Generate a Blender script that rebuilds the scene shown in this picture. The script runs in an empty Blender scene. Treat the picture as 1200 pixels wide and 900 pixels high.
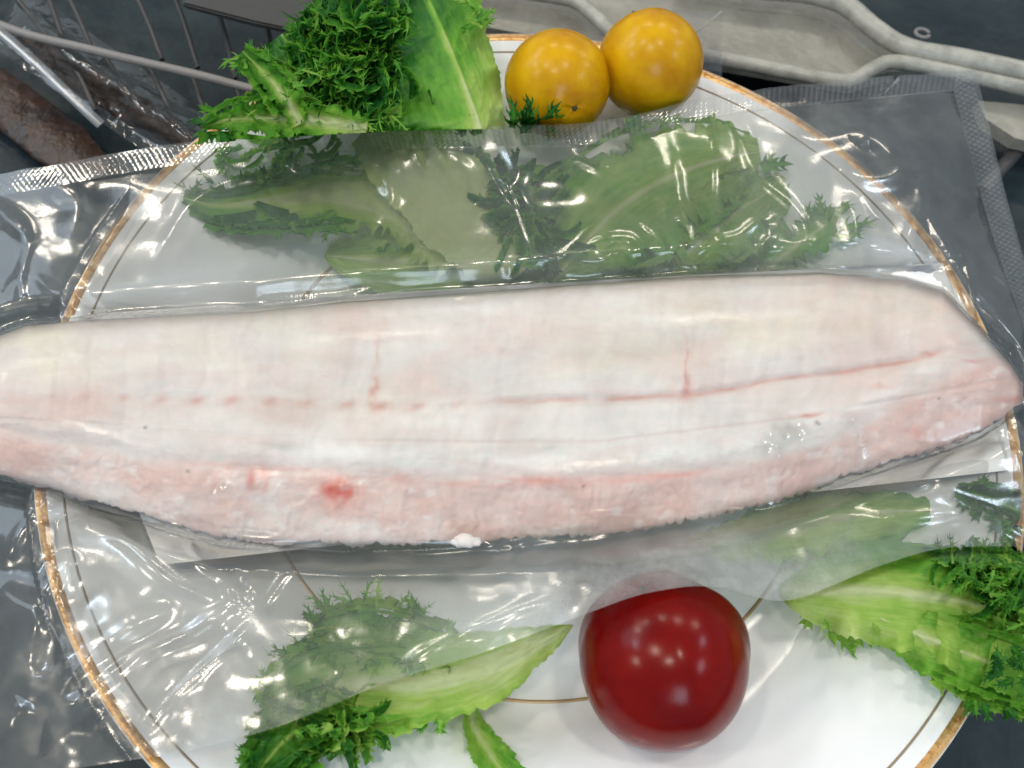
import bpy, math, random
import numpy as np
from mathutils import Matrix, Vector

# ------------------------------------------------------------------ camera
F, CAM = 1152.6, np.array([-0.00849, -0.12772, 0.26481])
PITCH, ROLL = math.radians(62.41), math.radians(8.39)
_c, _s = math.cos(PITCH), math.sin(PITCH)
FW, UP0, R0 = np.array([0, _c, -_s]), np.array([0, _s, _c]), np.array([1.0, 0, 0])
RT = math.cos(ROLL) * R0 + math.sin(ROLL) * UP0
UP = -math.sin(ROLL) * R0 + math.cos(ROLL) * UP0
scene = bpy.context.scene
C = scene.collection
cam_d = bpy.data.cameras.new("camera")
cam_d.sensor_width = 36
cam_d.lens = 36 * F / 1200
cam_d.clip_start, cam_d.clip_end = 0.01, 50
cam_d.dof.use_dof, cam_d.dof.focus_distance, cam_d.dof.aperture_fstop = True, 0.275, 18.0
cam = bpy.data.objects.new("camera", cam_d)
C.objects.link(cam)
M = Matrix(((RT[0], UP[0], -FW[0], CAM[0]), (RT[1], UP[1], -FW[1], CAM[1]), (RT[2], UP[2], -FW[2], CAM[2]), (0, 0, 0, 1)))
cam.matrix_world = M
scene.camera = cam

# ------------------------------------------------------------------ light
world = bpy.data.worlds.new("World")
scene.world = world
world.use_nodes = True
bg = world.node_tree.nodes["Background"]
bg.inputs[0].default_value = (0.80, 0.90, 1.0, 1)
bg.inputs[1].default_value = 0.40


def lamp(name, loc, power, size, col, target=(0, 0, 0.02), size_y=None):
    d = bpy.data.lights.new(name, 'AREA')
    d.energy, d.color = power * LAMP, col
    if size_y:
        d.shape, d.size, d.size_y = 'RECTANGLE', size, size_y
    else:
        d.shape, d.size = 'DISK', size
    o = bpy.data.objects.new(name, d)
    C.objects.link(o)
    o.location = loc
    dv = (Vector(target) - Vector(loc)).normalized()
    ax = Vector((1, 0, 0)) - dv * dv.x
    ax.normalize()
    ay = (-dv).cross(ax)
    o.rotation_euler = Matrix((ax, ay, -dv)).transposed().to_euler()
    return o


LAMP = 0.36
WARM, COOL = (1.0, 0.90, 0.75), (0.72, 0.86, 1.0)
for lx, ly in ((-0.90, 0.95), (-0.30, 1.05), (0.22, 1.00), (0.85, 1.05)):       # back row of short tube lamps
    lamp("ceiling_lamp", (lx, ly, 1.02), 4.2, 0.24, WARM, size_y=0.07)
for lx, ly in ((-0.55, 0.02), (-0.18, -0.24), (0.20, 0.04)):     # spots above the photographer
    lamp("spot_lamp", (lx, ly, 1.22), 6.2, 0.11, WARM)
lamp("spot_lamp", (-0.98, 0.62, 0.92), 4.0, 0.12, WARM)
lamp("strip_lamp", (-1.00, 0.15, 0.92), 3.6, 0.07, COOL, size_y=0.22)
lamp("spot_lamp", (-0.95, -0.30, 0.85), 4.5, 0.12, WARM)
lamp("strip_lamp", (1.00, 0.50, 0.92), 3.6, 0.07, COOL, size_y=0.22)
lamp("strip_lamp", (1.00, -0.10, 0.92), 3.6, 0.07, COOL, size_y=0.22)
lamp("cool_area_lamp", (-1.35, 0.45, 0.95), 9, 0.75, COOL, size_y=0.6)  # broad soft panel added for bluish glare patches on the film
lamp("cool_area_lamp", (0.30, -1.30, 0.95), 17, 0.45, COOL, size_y=0.6)  # cool shop front window behind the camera

vs = scene.view_settings
vs.view_transform, vs.look, vs.gamma, vs.exposure = 'Standard', 'None', 1.0, 0.10
vs.use_curve_mapping = False
scene.render.engine = 'CYCLES'
cy = scene.cycles
cy.use_denoising = True
cy.use_adaptive_sampling, cy.adaptive_threshold = True, 0.03
cy.max_bounces, cy.transparent_max_bounces = 5, 16
cy.diffuse_bounces, cy.glossy_bounces, cy.transmission_bounces = 3, 3, 3
cy.caustics_reflective = cy.caustics_refractive = False
cy.sample_clamp_indirect = 4.0


# ------------------------------------------------------------------ helpers
def P(px, py, z):
    """point of the scene at height z seen at photo position (px, py)"""
    px, py, z = np.broadcast_arrays(np.asarray(px, float), np.asarray(py, float), np.asarray(z, float))
    d = FW + ((px - 600) / F)[..., None] * RT + ((450 - py) / F)[..., None] * UP
    t = (z - CAM[2]) / d[..., 2]
    return CAM + d * t[..., None]


def pix(pt):
    d = np.asarray(pt) - CAM
    z = d @ FW
    return np.stack([600 + F * (d @ RT) / z, 450 - F * (d @ UP) / z], -1)


def curve(pts):
    a = np.array(pts, float)
    return lambda x: np.interp(x, a[:, 0], a[:, 1])


def smooth_curve(pts, n=400):
    """Catmull-Rom through points (any dimension), resampled evenly"""
    p = np.array(pts, float)
    q = np.vstack([2 * p[0] - p[1], p, 2 * p[-1] - p[-2]])
    out = []
    for i in range(1, len(q) - 2):
        t = np.linspace(0, 1, 24, endpoint=False)[:, None]
        a, b, c, d = q[i - 1], q[i], q[i + 1], q[i + 2]
        out.append(0.5 * (2 * b + (c - a) * t + (2 * a - 5 * b + 4 * c - d) * t ** 2 + (3 * b - a - 3 * c + d) * t ** 3))
    out = np.vstack(out + [p[-1:]])
    L = np.concatenate([[0], np.cumsum(np.linalg.norm(np.diff(out[:, :2], axis=0), axis=1))])
    u = np.linspace(0, L[-1], n)
    return np.stack([np.interp(u, L, out[:, k]) for k in range(out.shape[1])], -1)


def sstep(a, b, x):
    t = np.clip((x - a) / (b - a), 0, 1)
    return t * t * (3 - 2 * t)


class VNoise:
    def __init__(self, seed, n=256):
        self.n, self.g = n, np.random.RandomState(seed).rand(n, n) * 2 - 1

    def __call__(self, x, y):
        x, y = np.asarray(x, float), np.asarray(y, float)
        xi, yi = np.floor(x).astype(int), np.floor(y).astype(int)
        fx, fy = x - xi, y - yi
        fx, fy = fx ** 3 * (fx * (6 * fx - 15) + 10), fy ** 3 * (fy * (6 * fy - 15) + 10)
        n, g = self.n, self.g
        a, b = g[xi % n, yi % n], g[(xi + 1) % n, yi % n]
        c, d = g[xi % n, (yi + 1) % n], g[(xi + 1) % n, (yi + 1) % n]
        return (a * (1 - fx) + b * fx) * (1 - fy) + (c * (1 - fx) + d * fx) * fy

    def fbm(self, x, y, o=4):
        v, a, tot = 0, 1.0, 0
        for k in range(o):
            v = v + a * self(x * 2 ** k + 17.3 * k, y * 2 ** k + 9.1 * k)
            tot += a
            a *= 0.5
        return v / tot


N1, N2, N3 = VNoise(1), VNoise(2), VNoise(3)


def organic(nz, x, y, a, b, shift=0.0, o=4, rot=0.42):
    """turned and warped noise so that no lattice direction shows"""
    xw = x + 0.30 * a * N3.fbm(x / a * 1.3 + 31 + shift, y / b * 1.1, 2)
    yw = y + 0.30 * b * N2.fbm(x / a * 1.2 + 11, y / b * 1.4 + shift, 2)
    u, v = xw / a, yw / b
    c, s_ = math.cos(rot), math.sin(rot)
    return nz.fbm(c * u - s_ * v + shift, s_ * u + c * v + 1.7 * shift, o)


def mesh_obj(name, verts, faces, mat, parent=None, smooth=True, attrs=None, colors=None, uv=None):
    me = bpy.data.meshes.new(name)
    verts = np.asarray(verts, float).reshape(-1, 3)
    me.from_pydata(verts.tolist(), [], faces if isinstance(faces, list) else faces.tolist())
    if smooth:
        me.polygons.foreach_set('use_smooth', [True] * len(me.polygons))
    for k, v in (attrs or {}).items():
        a = me.attributes.new(k, 'FLOAT', 'POINT')
        a.data.foreach_set('value', np.asarray(v, np.float32).ravel())
    for k, v in (colors or {}).items():
        a = me.attributes.new(k, 'FLOAT_COLOR', 'POINT')
        v = np.asarray(v, np.float32).reshape(-1, 3)
        a.data.foreach_set('color', np.hstack([v, np.ones((len(v), 1), np.float32)]).ravel())
    if uv is not None:
        a = me.attributes.new('st', 'FLOAT_VECTOR', 'POINT')
        uv = np.asarray(uv, np.float32).reshape(-1, 2)
        a.data.foreach_set('vector', np.hstack([uv, np.zeros((len(uv), 1), np.float32)]).ravel())
    me.update()
    o = bpy.data.objects.new(name, me)
    C.objects.link(o)
    if mat:
        me.materials.append(mat)
    if parent:
        o.parent = parent
    return o


def grid_faces(n, m, off=0, wrap=False):
    i, j = np.meshgrid(np.arange(n - 1), np.arange(m if wrap else m - 1), indexing='ij')
    j2 = (j + 1) % m
    f = np.stack([i * m + j, (i + 1) * m + j, (i + 1) * m + j2, i * m + j2], -1).reshape(-1, 4) + off
    return f


def tag(o, label=None, cat=None, group=None, kind=None):
    if label:
        o['label'] = label
    if cat:
        o['category'] = cat
    if group:
        o['group'] = group
    if kind:
        o['kind'] = kind
    return o


def empty(name, loc=(0, 0, 0)):
    o = bpy.data.objects.new(name, None)
    C.objects.link(o)
    o.empty_display_size = 0.01
    o['base'] = [float(v) for v in loc]
    return o


def tube(path, rad, seg=10):
    path = np.asarray(path, float)
    n = len(path)
    rad = np.broadcast_to(np.asarray(rad, float), (n,))
    T = np.gradient(path, axis=0)
    T /= np.linalg.norm(T, axis=1)[:, None]
    up = np.array([0, 0, 1.0])
    A = np.cross(T, up)
    A /= np.linalg.norm(A, axis=1)[:, None] + 1e-9
    B = np.cross(A, T)
    th = np.linspace(0, 2 * np.pi, seg, endpoint=False)
    V = path[:, None] + rad[:, None, None] * (np.cos(th)[None, :, None] * A[:, None] + np.sin(th)[None, :, None] * B[:, None])
    f = grid_faces(n, seg, wrap=True).tolist()
    f += [list(range(seg))[::-1], [(n - 1) * seg + k for k in range(seg)]]
    return V.reshape(-1, 3), f


# ------------------------------------------------------------------ materials
def mat(name):
    m = bpy.data.materials.new(name)
    m.use_nodes = True
    nt = m.node_tree
    return m, nt, nt.nodes["Principled BSDF"], nt.nodes["Material Output"]


def node(nt, typ, **kw):
    n = nt.nodes.new(typ)
    for k, v in kw.items():
        if k.startswith('i_'):
            key = k[2:]
            n.inputs[int(key) if key.isdigit() else key.replace('_', ' ')].default_value = v
        else:
            setattr(n, k, v)
    return n


def noise_bump(nt, bsdf, scale, strength, dist=0.001, detail=4, coord='Object'):
    tc = node(nt, 'ShaderNodeTexCoord')
    nz = node(nt, 'ShaderNodeTexNoise', i_Scale=scale, i_Detail=detail)
    nt.links.new(tc.outputs[coord], nz.inputs['Vector'])
    b = node(nt, 'ShaderNodeBump', i_Strength=strength, i_Distance=dist)
    nt.links.new(nz.outputs['Fac'], b.inputs['Height'])
    nt.links.new(b.outputs[0], bsdf.inputs['Normal'])
    return nz


def ramp(nt, src, stops):
    r = node(nt, 'ShaderNodeValToRGB')
    e = r.color_ramp.elements
    while len(e) < len(stops):
        e.new(0.5)
    for k, (p, c) in enumerate(stops):
        e[k].position, e[k].color = p, (*c, 1)
    nt.links.new(src, r.inputs[0])
    return r


def simple(name, col, rough=0.5, metal=0.0, bump=None, var=None, spec=0.5):
    m, nt, b, o = mat(name)
    b.inputs['Base Color'].default_value = (*col, 1)
    b.inputs['Roughness'].default_value = rough
    b.inputs['Metallic'].default_value = metal
    b.inputs['Specular IOR Level'].default_value = spec
    if bump:
        noise_bump(nt, b, *bump)
    if var:
        sc, c2, lo, hi = var
        tc = node(nt, 'ShaderNodeTexCoord')
        nz = node(nt, 'ShaderNodeTexNoise', i_Scale=sc, i_Detail=6.0, i_Roughness=0.6)
        nt.links.new(tc.outputs['Object'], nz.inputs['Vector'])
        r = ramp(nt, nz.outputs['Fac'], [(lo, col), (hi, c2)])
        nt.links.new(r.outputs[0], b.inputs['Base Color'])
    return m


m_plate = simple('porcelain', (0.80, 0.82, 0.84), 0.12, bump=(25, 0.04, 0.002), spec=0.55)
m_gold = simple('gold_band', (0.60, 0.38, 0.17), 0.36, 0.7, bump=(900, 0.35, 0.0004), var=(420, (0.40, 0.20, 0.06), 0.42, 0.62))
m_gold_line = simple('gold_line', (0.46, 0.33, 0.19), 0.4, 0.4)
m_gold_thin = simple('thin_gold_line', (0.30, 0.24, 0.17), 0.4, 0.4)
m_floor = simple('dark_case_floor', (0.010, 0.021, 0.027), 0.40, bump=(60, 0.5, 0.003), var=(26, (0.030, 0.046, 0.052), 0.45, 0.75), spec=0.2)
m_panel = simple('grey_panel', (0.20, 0.195, 0.165), 0.35, bump=(140, 0.5, 0.0015), var=(75, (0.30, 0.29, 0.25), 0.3, 0.65))
m_wire = simple('grey_coated_wire', (0.40, 0.395, 0.35), 0.34, bump=(170, 0.45, 0.0014), var=(130, (0.24, 0.24, 0.215), 0.42, 0.72))
m_rod = simple('grey_rod', (0.20, 0.19, 0.185), 0.45, bump=(350, 0.3, 0.001))
m_darkrod = simple('dark_rod', (0.045, 0.042, 0.042), 0.5)
m_smoked = simple('smoked_fish', (0.050, 0.020, 0.009), 0.4, bump=(160, 0.6, 0.003), var=(110, (0.016, 0.009, 0.007), 0.38, 0.62))  # albedo darkened to stand in for the dim light at the left
m_sheet = simple('dark_grey_sheet', (0.035, 0.036, 0.037), 0.5, bump=(120, 0.2, 0.001))
m_paper = simple('liner_paper', (0.88, 0.885, 0.89), 0.7, bump=(900, 0.3, 0.0004))


def film_material(name, haze, rough, refl=1.8, tint=(0.97, 0.98, 0.98), bump=None, cling=False, mark=False):
    m, nt, b, out = mat(name)
    nt.nodes.remove(b)
    tr = node(nt, 'ShaderNodeBsdfTransparent')
    tr.inputs[0].default_value = (*tint, 1)
    gl = node(nt, 'ShaderNodeBsdfGlossy')
    gl.inputs['Roughness'].default_value = rough
    fr = node(nt, 'ShaderNodeFresnel', i_IOR=1.45)
    mul = node(nt, 'ShaderNodeMath', operation='MULTIPLY', use_clamp=True)
    mul.inputs[1].default_value = refl
    nt.links.new(fr.outputs[0], mul.inputs[0])
    m1 = node(nt, 'ShaderNodeMixShader')
    src = mul
    if cling:       # where the film sticks to the wet flesh its back face no longer reflects
        at = node(nt, 'ShaderNodeAttribute', attribute_name='gloss')
        src = node(nt, 'ShaderNodeMath', operation='MULTIPLY')
        nt.links.new(mul.outputs[0], src.inputs[0])
        nt.links.new(at.outputs['Fac'], src.inputs[1])
    nt.links.new(src.outputs[0], m1.inputs[0])
    nt.links.new(tr.outputs[0], m1.inputs[1])
    nt.links.new(gl.outputs[0], m1.inputs[2])
    df = node(nt, 'ShaderNodeBsdfDiffuse')
    df.inputs[0].default_value = (0.80, 0.83, 0.84, 1)
    tl = node(nt, 'ShaderNodeBsdfTranslucent')
    tl.inputs[0].default_value = (0.80, 0.83, 0.84, 1)
    m2 = node(nt, 'ShaderNodeMixShader', i_0=0.5)
    nt.links.new(df.outputs[0], m2.inputs[1])
    nt.links.new(tl.outputs[0], m2.inputs[2])
    m3 = node(nt, 'ShaderNodeMixShader')
    tc = node(nt, 'ShaderNodeTexCoord')
    nz = node(nt, 'ShaderNodeTexNoise', i_Scale=60.0, i_Detail=9.0, i_Roughness=0.68)
    nt.links.new(tc.outputs['Object'], nz.inputs['Vector'])
    mr = node(nt, 'ShaderNodeMapRange')
    mr.inputs[1].default_value, mr.inputs[2].default_value = 0.3, 0.75
    mr.inputs[3].default_value, mr.inputs[4].default_value = haze * 0.35, haze * 1.8
    nt.links.new(nz.outputs['Fac'], mr.inputs[0])
    hz = mr
    if mark:        # pressed dots of the heat seal and the misted, frosted stretches scatter more light
        am = node(nt, 'ShaderNodeAttribute', attribute_name='mark')
        hz = node(nt, 'ShaderNodeMath', operation='MULTIPLY')
        nt.links.new(mr.outputs[0], hz.inputs[0])
        nt.links.new(am.outputs['Fac'], hz.inputs[1])
    nt.links.new(hz.outputs[0], m3.inputs[0])
    nt.links.new(m1.outputs[0], m3.inputs[1])
    nt.links.new(m2.outputs[0], m3.inputs[2])
    nt.links.new(m3.outputs[0], out.inputs['Surface'])
    if bump:
        sc, st, ds = bump
        nb = node(nt, 'ShaderNodeTexNoise', i_Scale=sc, i_Detail=3.0)
        nt.links.new(tc.outputs['Object'], nb.inputs['Vector'])
        bb = node(nt, 'ShaderNodeBump', i_Strength=st, i_Distance=ds)
        nt.links.new(nb.outputs['Fac'], bb.inputs['Height'])
        nt.links.new(bb.outputs[0], gl.inputs['Normal'])
    return m


m_film = film_material('clear_bag_film', 0.075, 0.15, 2.1, (0.985, 0.992, 0.988), bump=(420, 0.06, 0.0006), cling=True, mark=True)
m_back = film_material('clear_back_film', 0.030, 0.25, 0.8, (0.985, 0.99, 0.987))
m_seal = film_material('embossed_seal', 0.11, 0.09, 2.6, mark=True)
m_bar = film_material('clear_bar', 0.06, 0.35, 0.35)
m_pouch = film_material('clear_pouch', 0.02, 0.08, 2.0, (0.9, 0.88, 0.85), bump=(110, 0.5, 0.002))


def leaf_material(name):
    m, nt, b, out = mat(name)
    at = node(nt, 'ShaderNodeAttribute', attribute_name='tint')
    st = node(nt, 'ShaderNodeAttribute', attribute_name='st')
    mp = node(nt, 'ShaderNodeMapping')
    mp.inputs['Scale'].default_value = (6, 26, 1)
    nt.links.new(st.outputs['Vector'], mp.inputs['Vector'])
    nz = node(nt, 'ShaderNodeTexNoise', i_Scale=1.0, i_Detail=5.0, i_Roughness=0.65)
    nt.links.new(mp.outputs[0], nz.inputs['Vector'])
    tc = node(nt, 'ShaderNodeTexCoord')
    n2 = node(nt, 'ShaderNodeTexNoise', i_Scale=260.0, i_Detail=3.0)
    nt.links.new(tc.outputs['Object'], n2.inputs['Vector'])
    ad = node(nt, 'ShaderNodeMath', operation='MULTIPLY_ADD')
    ad.inputs[1].default_value, ad.inputs[2].default_value = 0.42, -0.21
    nt.links.new(nz.outputs['Fac'], ad.inputs[0])
    a2 = node(nt, 'ShaderNodeMath', operation='ADD')
    nt.links.new(ad.outputs[0], a2.inputs[0])
    nt.links.new(at.outputs['Fac'], a2.inputs[1])
    r = ramp(nt, a2.outputs[0], [(0.0, (0.70, 0.78, 0.42)), (0.28, (0.44, 0.64, 0.13)), (0.52, (0.17, 0.46, 0.045)),
                                 (0.78, (0.036, 0.20, 0.024)), (1.0, (0.013, 0.10, 0.020))])
    nt.links.new(r.outputs[0], b.inputs['Base Color'])
    b.inputs['Roughness'].default_value = 0.36
    b.inputs['Specular IOR Level'].default_value = 0.4
    bp = node(nt, 'ShaderNodeBump', i_Strength=0.5, i_Distance=0.0012)
    mx = node(nt, 'ShaderNodeMath', operation='MULTIPLY_ADD')
    mx.inputs[1].default_value = 0.35
    nt.links.new(n2.outputs['Fac'], mx.inputs[0])
    nt.links.new(nz.outputs['Fac'], mx.inputs[2])
    nt.links.new(mx.outputs[0], bp.inputs['Height'])
    nt.links.new(bp.outputs[0], b.inputs['Normal'])
    tl = node(nt, 'ShaderNodeBsdfTranslucent')
    nt.links.new(r.outputs[0], tl.inputs[0])
    ms = node(nt, 'ShaderNodeMixShader', i_0=0.45)
    nt.links.new(b.outputs[0], ms.inputs[1])
    nt.links.new(tl.outputs[0], ms.inputs[2])
    nt.links.new(ms.outputs[0], out.inputs['Surface'])
    return m


m_leaf = leaf_material('lettuce')


def fish_material():
    m, nt, b, out = mat('fish_flesh')
    at = node(nt, 'ShaderNodeAttribute', attribute_name='pigment')
    nt.links.new(at.outputs['Color'], b.inputs['Base Color'])
    b.inputs['Roughness'].default_value = 0.42
    b.inputs['Specular IOR Level'].default_value = 0.25
    b.inputs['Subsurface Weight'].default_value = 0.40
    b.inputs['Subsurface Radius'].default_value = (0.004, 0.002, 0.0015)
    b.inputs['Subsurface Scale'].default_value = 0.6
    noise_bump(nt, b, 420, 0.25, 0.0008, 5)
    return m


m_fish = fish_material()


def tomato_material(name, c1, c2, rough, sss, spots=0.0):
    m, nt, b, out = mat(name)
    tc = node(nt, 'ShaderNodeTexCoord')
    nz = node(nt, 'ShaderNodeTexNoise', i_Scale=70.0, i_Detail=4.0, i_Roughness=0.55)
    nt.links.new(tc.outputs['Object'], nz.inputs['Vector'])
    r = ramp(nt, nz.outputs['Fac'], [(0.35, c1), (0.68, c2)])
    nt.links.new(r.outputs[0], b.inputs['Base Color'])
    b.inputs['Roughness'].default_value = rough
    b.inputs['Subsurface Weight'].default_value = sss
    b.inputs['Subsurface Radius'].default_value = (0.008, 0.003, 0.001)
    b.inputs['Subsurface Scale'].default_value = 0.6
    b.inputs['Specular IOR Level'].default_value = 0.20
    n2 = node(nt, 'ShaderNodeTexNoise', i_Scale=260.0, i_Detail=2.0)
    nt.links.new(tc.outputs['Object'], n2.inputs['Vector'])
    bp = node(nt, 'ShaderNodeBump', i_Strength=0.03, i_Distance=0.0006)
    nt.links.new(n2.outputs['Fac'], bp.inputs['Height'])
    nt.links.new(bp.outputs[0], b.inputs['Normal'])
    return m


m_red = tomato_material('red_tomato_skin', (0.125, 0.0010, 0.0014), (0.19, 0.0035, 0.0014), 0.22, 0.05)
m_yellow = tomato_material('yellow_tomato_skin', (0.43, 0.185, 0.002), (0.64, 0.37, 0.004), 0.26, 0.15)
m_scar = simple('brown_scar', (0.05, 0.035, 0.012), 0.7)

# ------------------------------------------------------------------ plate
RIM, RIMZ = 0.135, 0.022
prof = np.array([(0, 0.0), (0.060, 0.0), (0.076, 0.0006), (0.084, 0.0028), (0.092, 0.0072), (0.100, 0.0108), (0.118, 0.0165), (0.131, 0.0210), (0.1338, 0.0221), (0.135, 0.0221)])
plate_z = lambda r: np.interp(r, prof[:, 0], prof[:, 1])


def lathe(pr, seg=180):
    pr = np.array(pr)
    th = np.linspace(0, 2 * np.pi, seg, endpoint=False)
    V = np.stack([pr[:, 0, None] * np.cos(th), pr[:, 0, None] * np.sin(th), np.repeat(pr[:, 1, None], seg, 1)], -1)
    return V.reshape(-1, 3), grid_faces(len(pr), seg, wrap=True)


_pr = smooth_curve(prof, 60)
_pr[0, 0] = 0.0005
under = [(0.1353, 0.0215), (0.135, 0.0205), (0.118, 0.0140), (0.098, 0.0065), (0.080, -0.0040), (0.076, -0.0065), (0.073, -0.0060), (0.071, -0.0035), (0.0005, -0.0035)]
plate = empty('dinner_plate')
tag(plate, 'large white porcelain plate with gold rim under the fish', 'plate')
v, f = lathe(np.vstack([_pr, under]))
mesh_obj('plate_body', v, f[:, ::-1], m_plate, plate)


def ring(name, r0, r1, dz, material):
    rr = np.linspace(r0, r1, 5)
    zz = np.interp(rr, _pr[:, 0], _pr[:, 1])
    lift = dz * np.array([0.05, 1, 1, 1, 0.05])
    p = np.stack([rr, zz + lift], -1)
    v, f = lathe(p, 240)
    mesh_obj(name, v, f[:, ::-1], material, plate)


ring('gold_rim', 0.1324, 0.1349, 0.0003, m_gold)
ring('thin_gold_line', 0.1283, 0.1289, 0.00022, m_gold_thin)
ring('inner_gold_line', 0.0812, 0.0822, 0.00022, m_gold_line)

# ------------------------------------------------------------------ setting below and behind
FLOORZ = -0.055
fl = mesh_obj('case_floor', [(-1.2, -0.8, FLOORZ), (1.2, -0.8, FLOORZ), (1.2, 1.2, FLOORZ), (-1.2, 1.2, FLOORZ)], [[0, 1, 2, 3]], m_floor)
tag(fl, 'dark floor of the display case under the plate', None, kind='structure')


def slab(name, pxs, z, th, material, parent=None, sub=0):
    top = np.array([P(x, y, z) for x, y in pxs])
    n = len(top)
    bot = top - np.array([0, 0, th])
    f = [list(range(n)), list(range(2 * n - 1, n - 1, -1))] + [[i, n + i, n + (i + 1) % n, (i + 1) % n] for i in range(n)]
    o = mesh_obj(name, np.vstack([top, bot]), f, material, parent, smooth=False)
    bm_fix(o)
    return o


def bm_fix(o, bevel=None):
    import bmesh
    bm = bmesh.new()
    bm.from_mesh(o.data)
    bmesh.ops.recalc_face_normals(bm, faces=bm.faces)
    if bevel:
        bmesh.ops.bevel(bm, geom=list(bm.edges), offset=bevel, segments=2, affect='EDGES')
    bm.to_mesh(o.data)
    bm.free()


rack = empty('wire_rack')
tag(rack, 'pale grey coated wire rack with solid panel behind the yellow tomatoes', 'rack')
slab('panel', [(450, 200), (450, -110), (960, -110), (985, -10), (1030, 30), (1075, 82), (1040, 84), (1000, 98), (920, 84), (850, 72), (700, 55), (560, 30)], -0.036, 0.006, m_panel, rack)
slab('panel', [(1146, 118), (1260, 128), (1260, 178), (1190, 162), (1156, 140)], -0.036, 0.006, m_panel, rack)


def wire(pxs, z, r, material, parent, name='wire', n=70):
    c = smooth_curve(pxs, n)
    p = P(c[:, 0], c[:, 1], z)
    k = np.arange(n)
    p[:, 2] += 0.0003 * N2(k * 0.15, 0 * k)
    rr = r * (1 + 0.05 * N1.fbm(k * 0.12, 3.3 + 0 * k, 2))
    v, f = tube(p, rr, 14)
    o = mesh_obj(name, v, f, material, parent)
    return o


wire([(420, -30), (560, -16), (640, -6), (676, 2), (700, 22), (724, 44), (780, 58), (850, 70), (930, 86), (990, 96), (1018, 84), (1045, 73), (1100, 82), (1150, 92), (1260, 116)], -0.0285, 0.0031, m_wire, rack)
wire([(800, -30), (880, -14), (945, -8), (990, 6), (1025, 34), (1062, 56), (1120, 68), (1200, 84), (1270, 98)], -0.0262, 0.0042, m_wire, rack)
wire([(1150, 225), (1180, 190), (1215, 150), (1260, 110)], -0.046, 0.0030, m_darkrod, rack)
# little eyelet welded on the wire
th = np.linspace(0.2, 2 * np.pi * 0.93, 26)
ec = P(1081, 39, -0.0235)
pts = np.stack([ec[0] + 0.0030 * np.cos(th), ec[1] + 0.0024 * np.sin(th), np.full_like(th, ec[2])], -1)
v, f = tube(pts, 0.0008, 8)
mesh_obj('eyelet', v, f, m_rod, rack)

# wire basket at the upper left
basket = empty('wire_basket')
tag(basket, 'dark wire basket with a pale grey top rod behind the lettuce, upper left', 'basket')
wire([(-40, 12), (25, 38), (100, 57), (180, 76), (250, 93), (330, 113)], -0.018, 0.0017, m_rod, basket, 'top_rod')
for (x0, y0, x1, y1) in [(72, 50, 112, 130), (121, 62, 152, 124), (172, 74, 206, 148), (224, 86, 246, 160), (275, 98, 292, 165),
                         (-5, -30, 60, 50), (40, -40, 76, 52), (66, -30, 108, 58), (150, -25, 190, 70), (196, -25, 232, 80), (248, -10, 276, 92), (305, -10, 322, 92)]:
    wire([(x0, y0), ((x0 + x1) / 2 + 2, (y0 + y1) / 2), (x1, y1)], -0.024, 0.0010, m_darkrod, basket, 'cross_wire', 12)

sh = slab('grey_tray', [(190, -60), (460, -60), (440, 60), (380, 42), (300, 26), (215, 4)], -0.008, 0.003, m_sheet)
tag(sh, 'flat dark grey tray edge behind the curly lettuce', 'tray')
bm_fix(sh, 0.0007)


def lump(name, pxs, z, halfw, halfh, material, parent=None, label=None, cat=None):
    """an elongated rounded body along a path"""
    c = smooth_curve(pxs, 40)
    p = P(c[:, 0], c[:, 1], z)
    T = np.gradient(p, axis=0)
    T /= np.linalg.norm(T, axis=1)[:, None]
    A = np.cross(T, [0, 0, 1.0])
    A /= np.linalg.norm(A, axis=1)[:, None]
    u = np.linspace(0, 1, 40)
    w = np.sqrt(np.clip(1 - (2 * u - 1) ** 4, 0.0004, 1)) * (1 + 0.12 * N2.fbm(u * 6, u * 0 + z * 100, 3))
    th = np.linspace(0, 2 * np.pi, 24, endpoint=False)
    V = p[:, None] + (w[:, None] * halfw * np.cos(th))[..., None] * A[:, None] + (w[:, None] * halfh * np.sin(th))[..., None] * np.array([0, 0, 1.0])
    V += (0.0006 * N3.fbm(V[..., 0] * 150, V[..., 1] * 150, 3))[..., None]
    f = grid_faces(40, 24, wrap=True).tolist() + [list(range(24))[::-1], [39 * 24 + k for k in range(24)]]
    o = mesh_obj(name, V.reshape(-1, 3), f, material, parent)
    if label:
        tag(o, label, cat)
    return o


lump('packaged_food', [(20, 40), (70, 75), (120, 108), (175, 140), (222, 172)], -0.032, 0.0062, 0.004, m_smoked, None, 'thin brown food strip in a clear pouch behind the plate, upper left', 'food')
lump('packaged_food', [(-70, 70), (0, 115), (60, 160), (120, 205)], -0.048, 0.012, 0.0032, m_smoked, None, 'thick dark brown food piece at the left frame edge above the bag seal', 'food')
pouch = empty('clear_pouch')
tag(pouch, 'clear plastic pouch over the brown food beside the wire basket', 'pouch')
nx, ny = 60, 26
u, w = np.meshgrid(np.linspace(0, 1, nx), np.linspace(0, 1, ny), indexing='ij')
cx = -10 + u * 245 - w * 30 + 30
cyy = 5 + u * 170 + (w - 0.35) * 75
zz = -0.030 + 0.010 * np.exp(-((w - 0.42) / 0.28) ** 2) * np.sqrt(np.clip(1 - (2 * u - 1) ** 6, 0, 1)) + 0.0022 * N1.fbm(u * 9, w * 5, 3)
mesh_obj('pouch_film', P(cx, cyy, zz).reshape(-1, 3), grid_faces(nx, ny)[:, ::-1], m_pouch, pouch)
c = smooth_curve([(-20, 20), (40, 72), (80, 110), (118, 146)], 20)
wv = np.linspace(-1, 1, 6)
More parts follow.
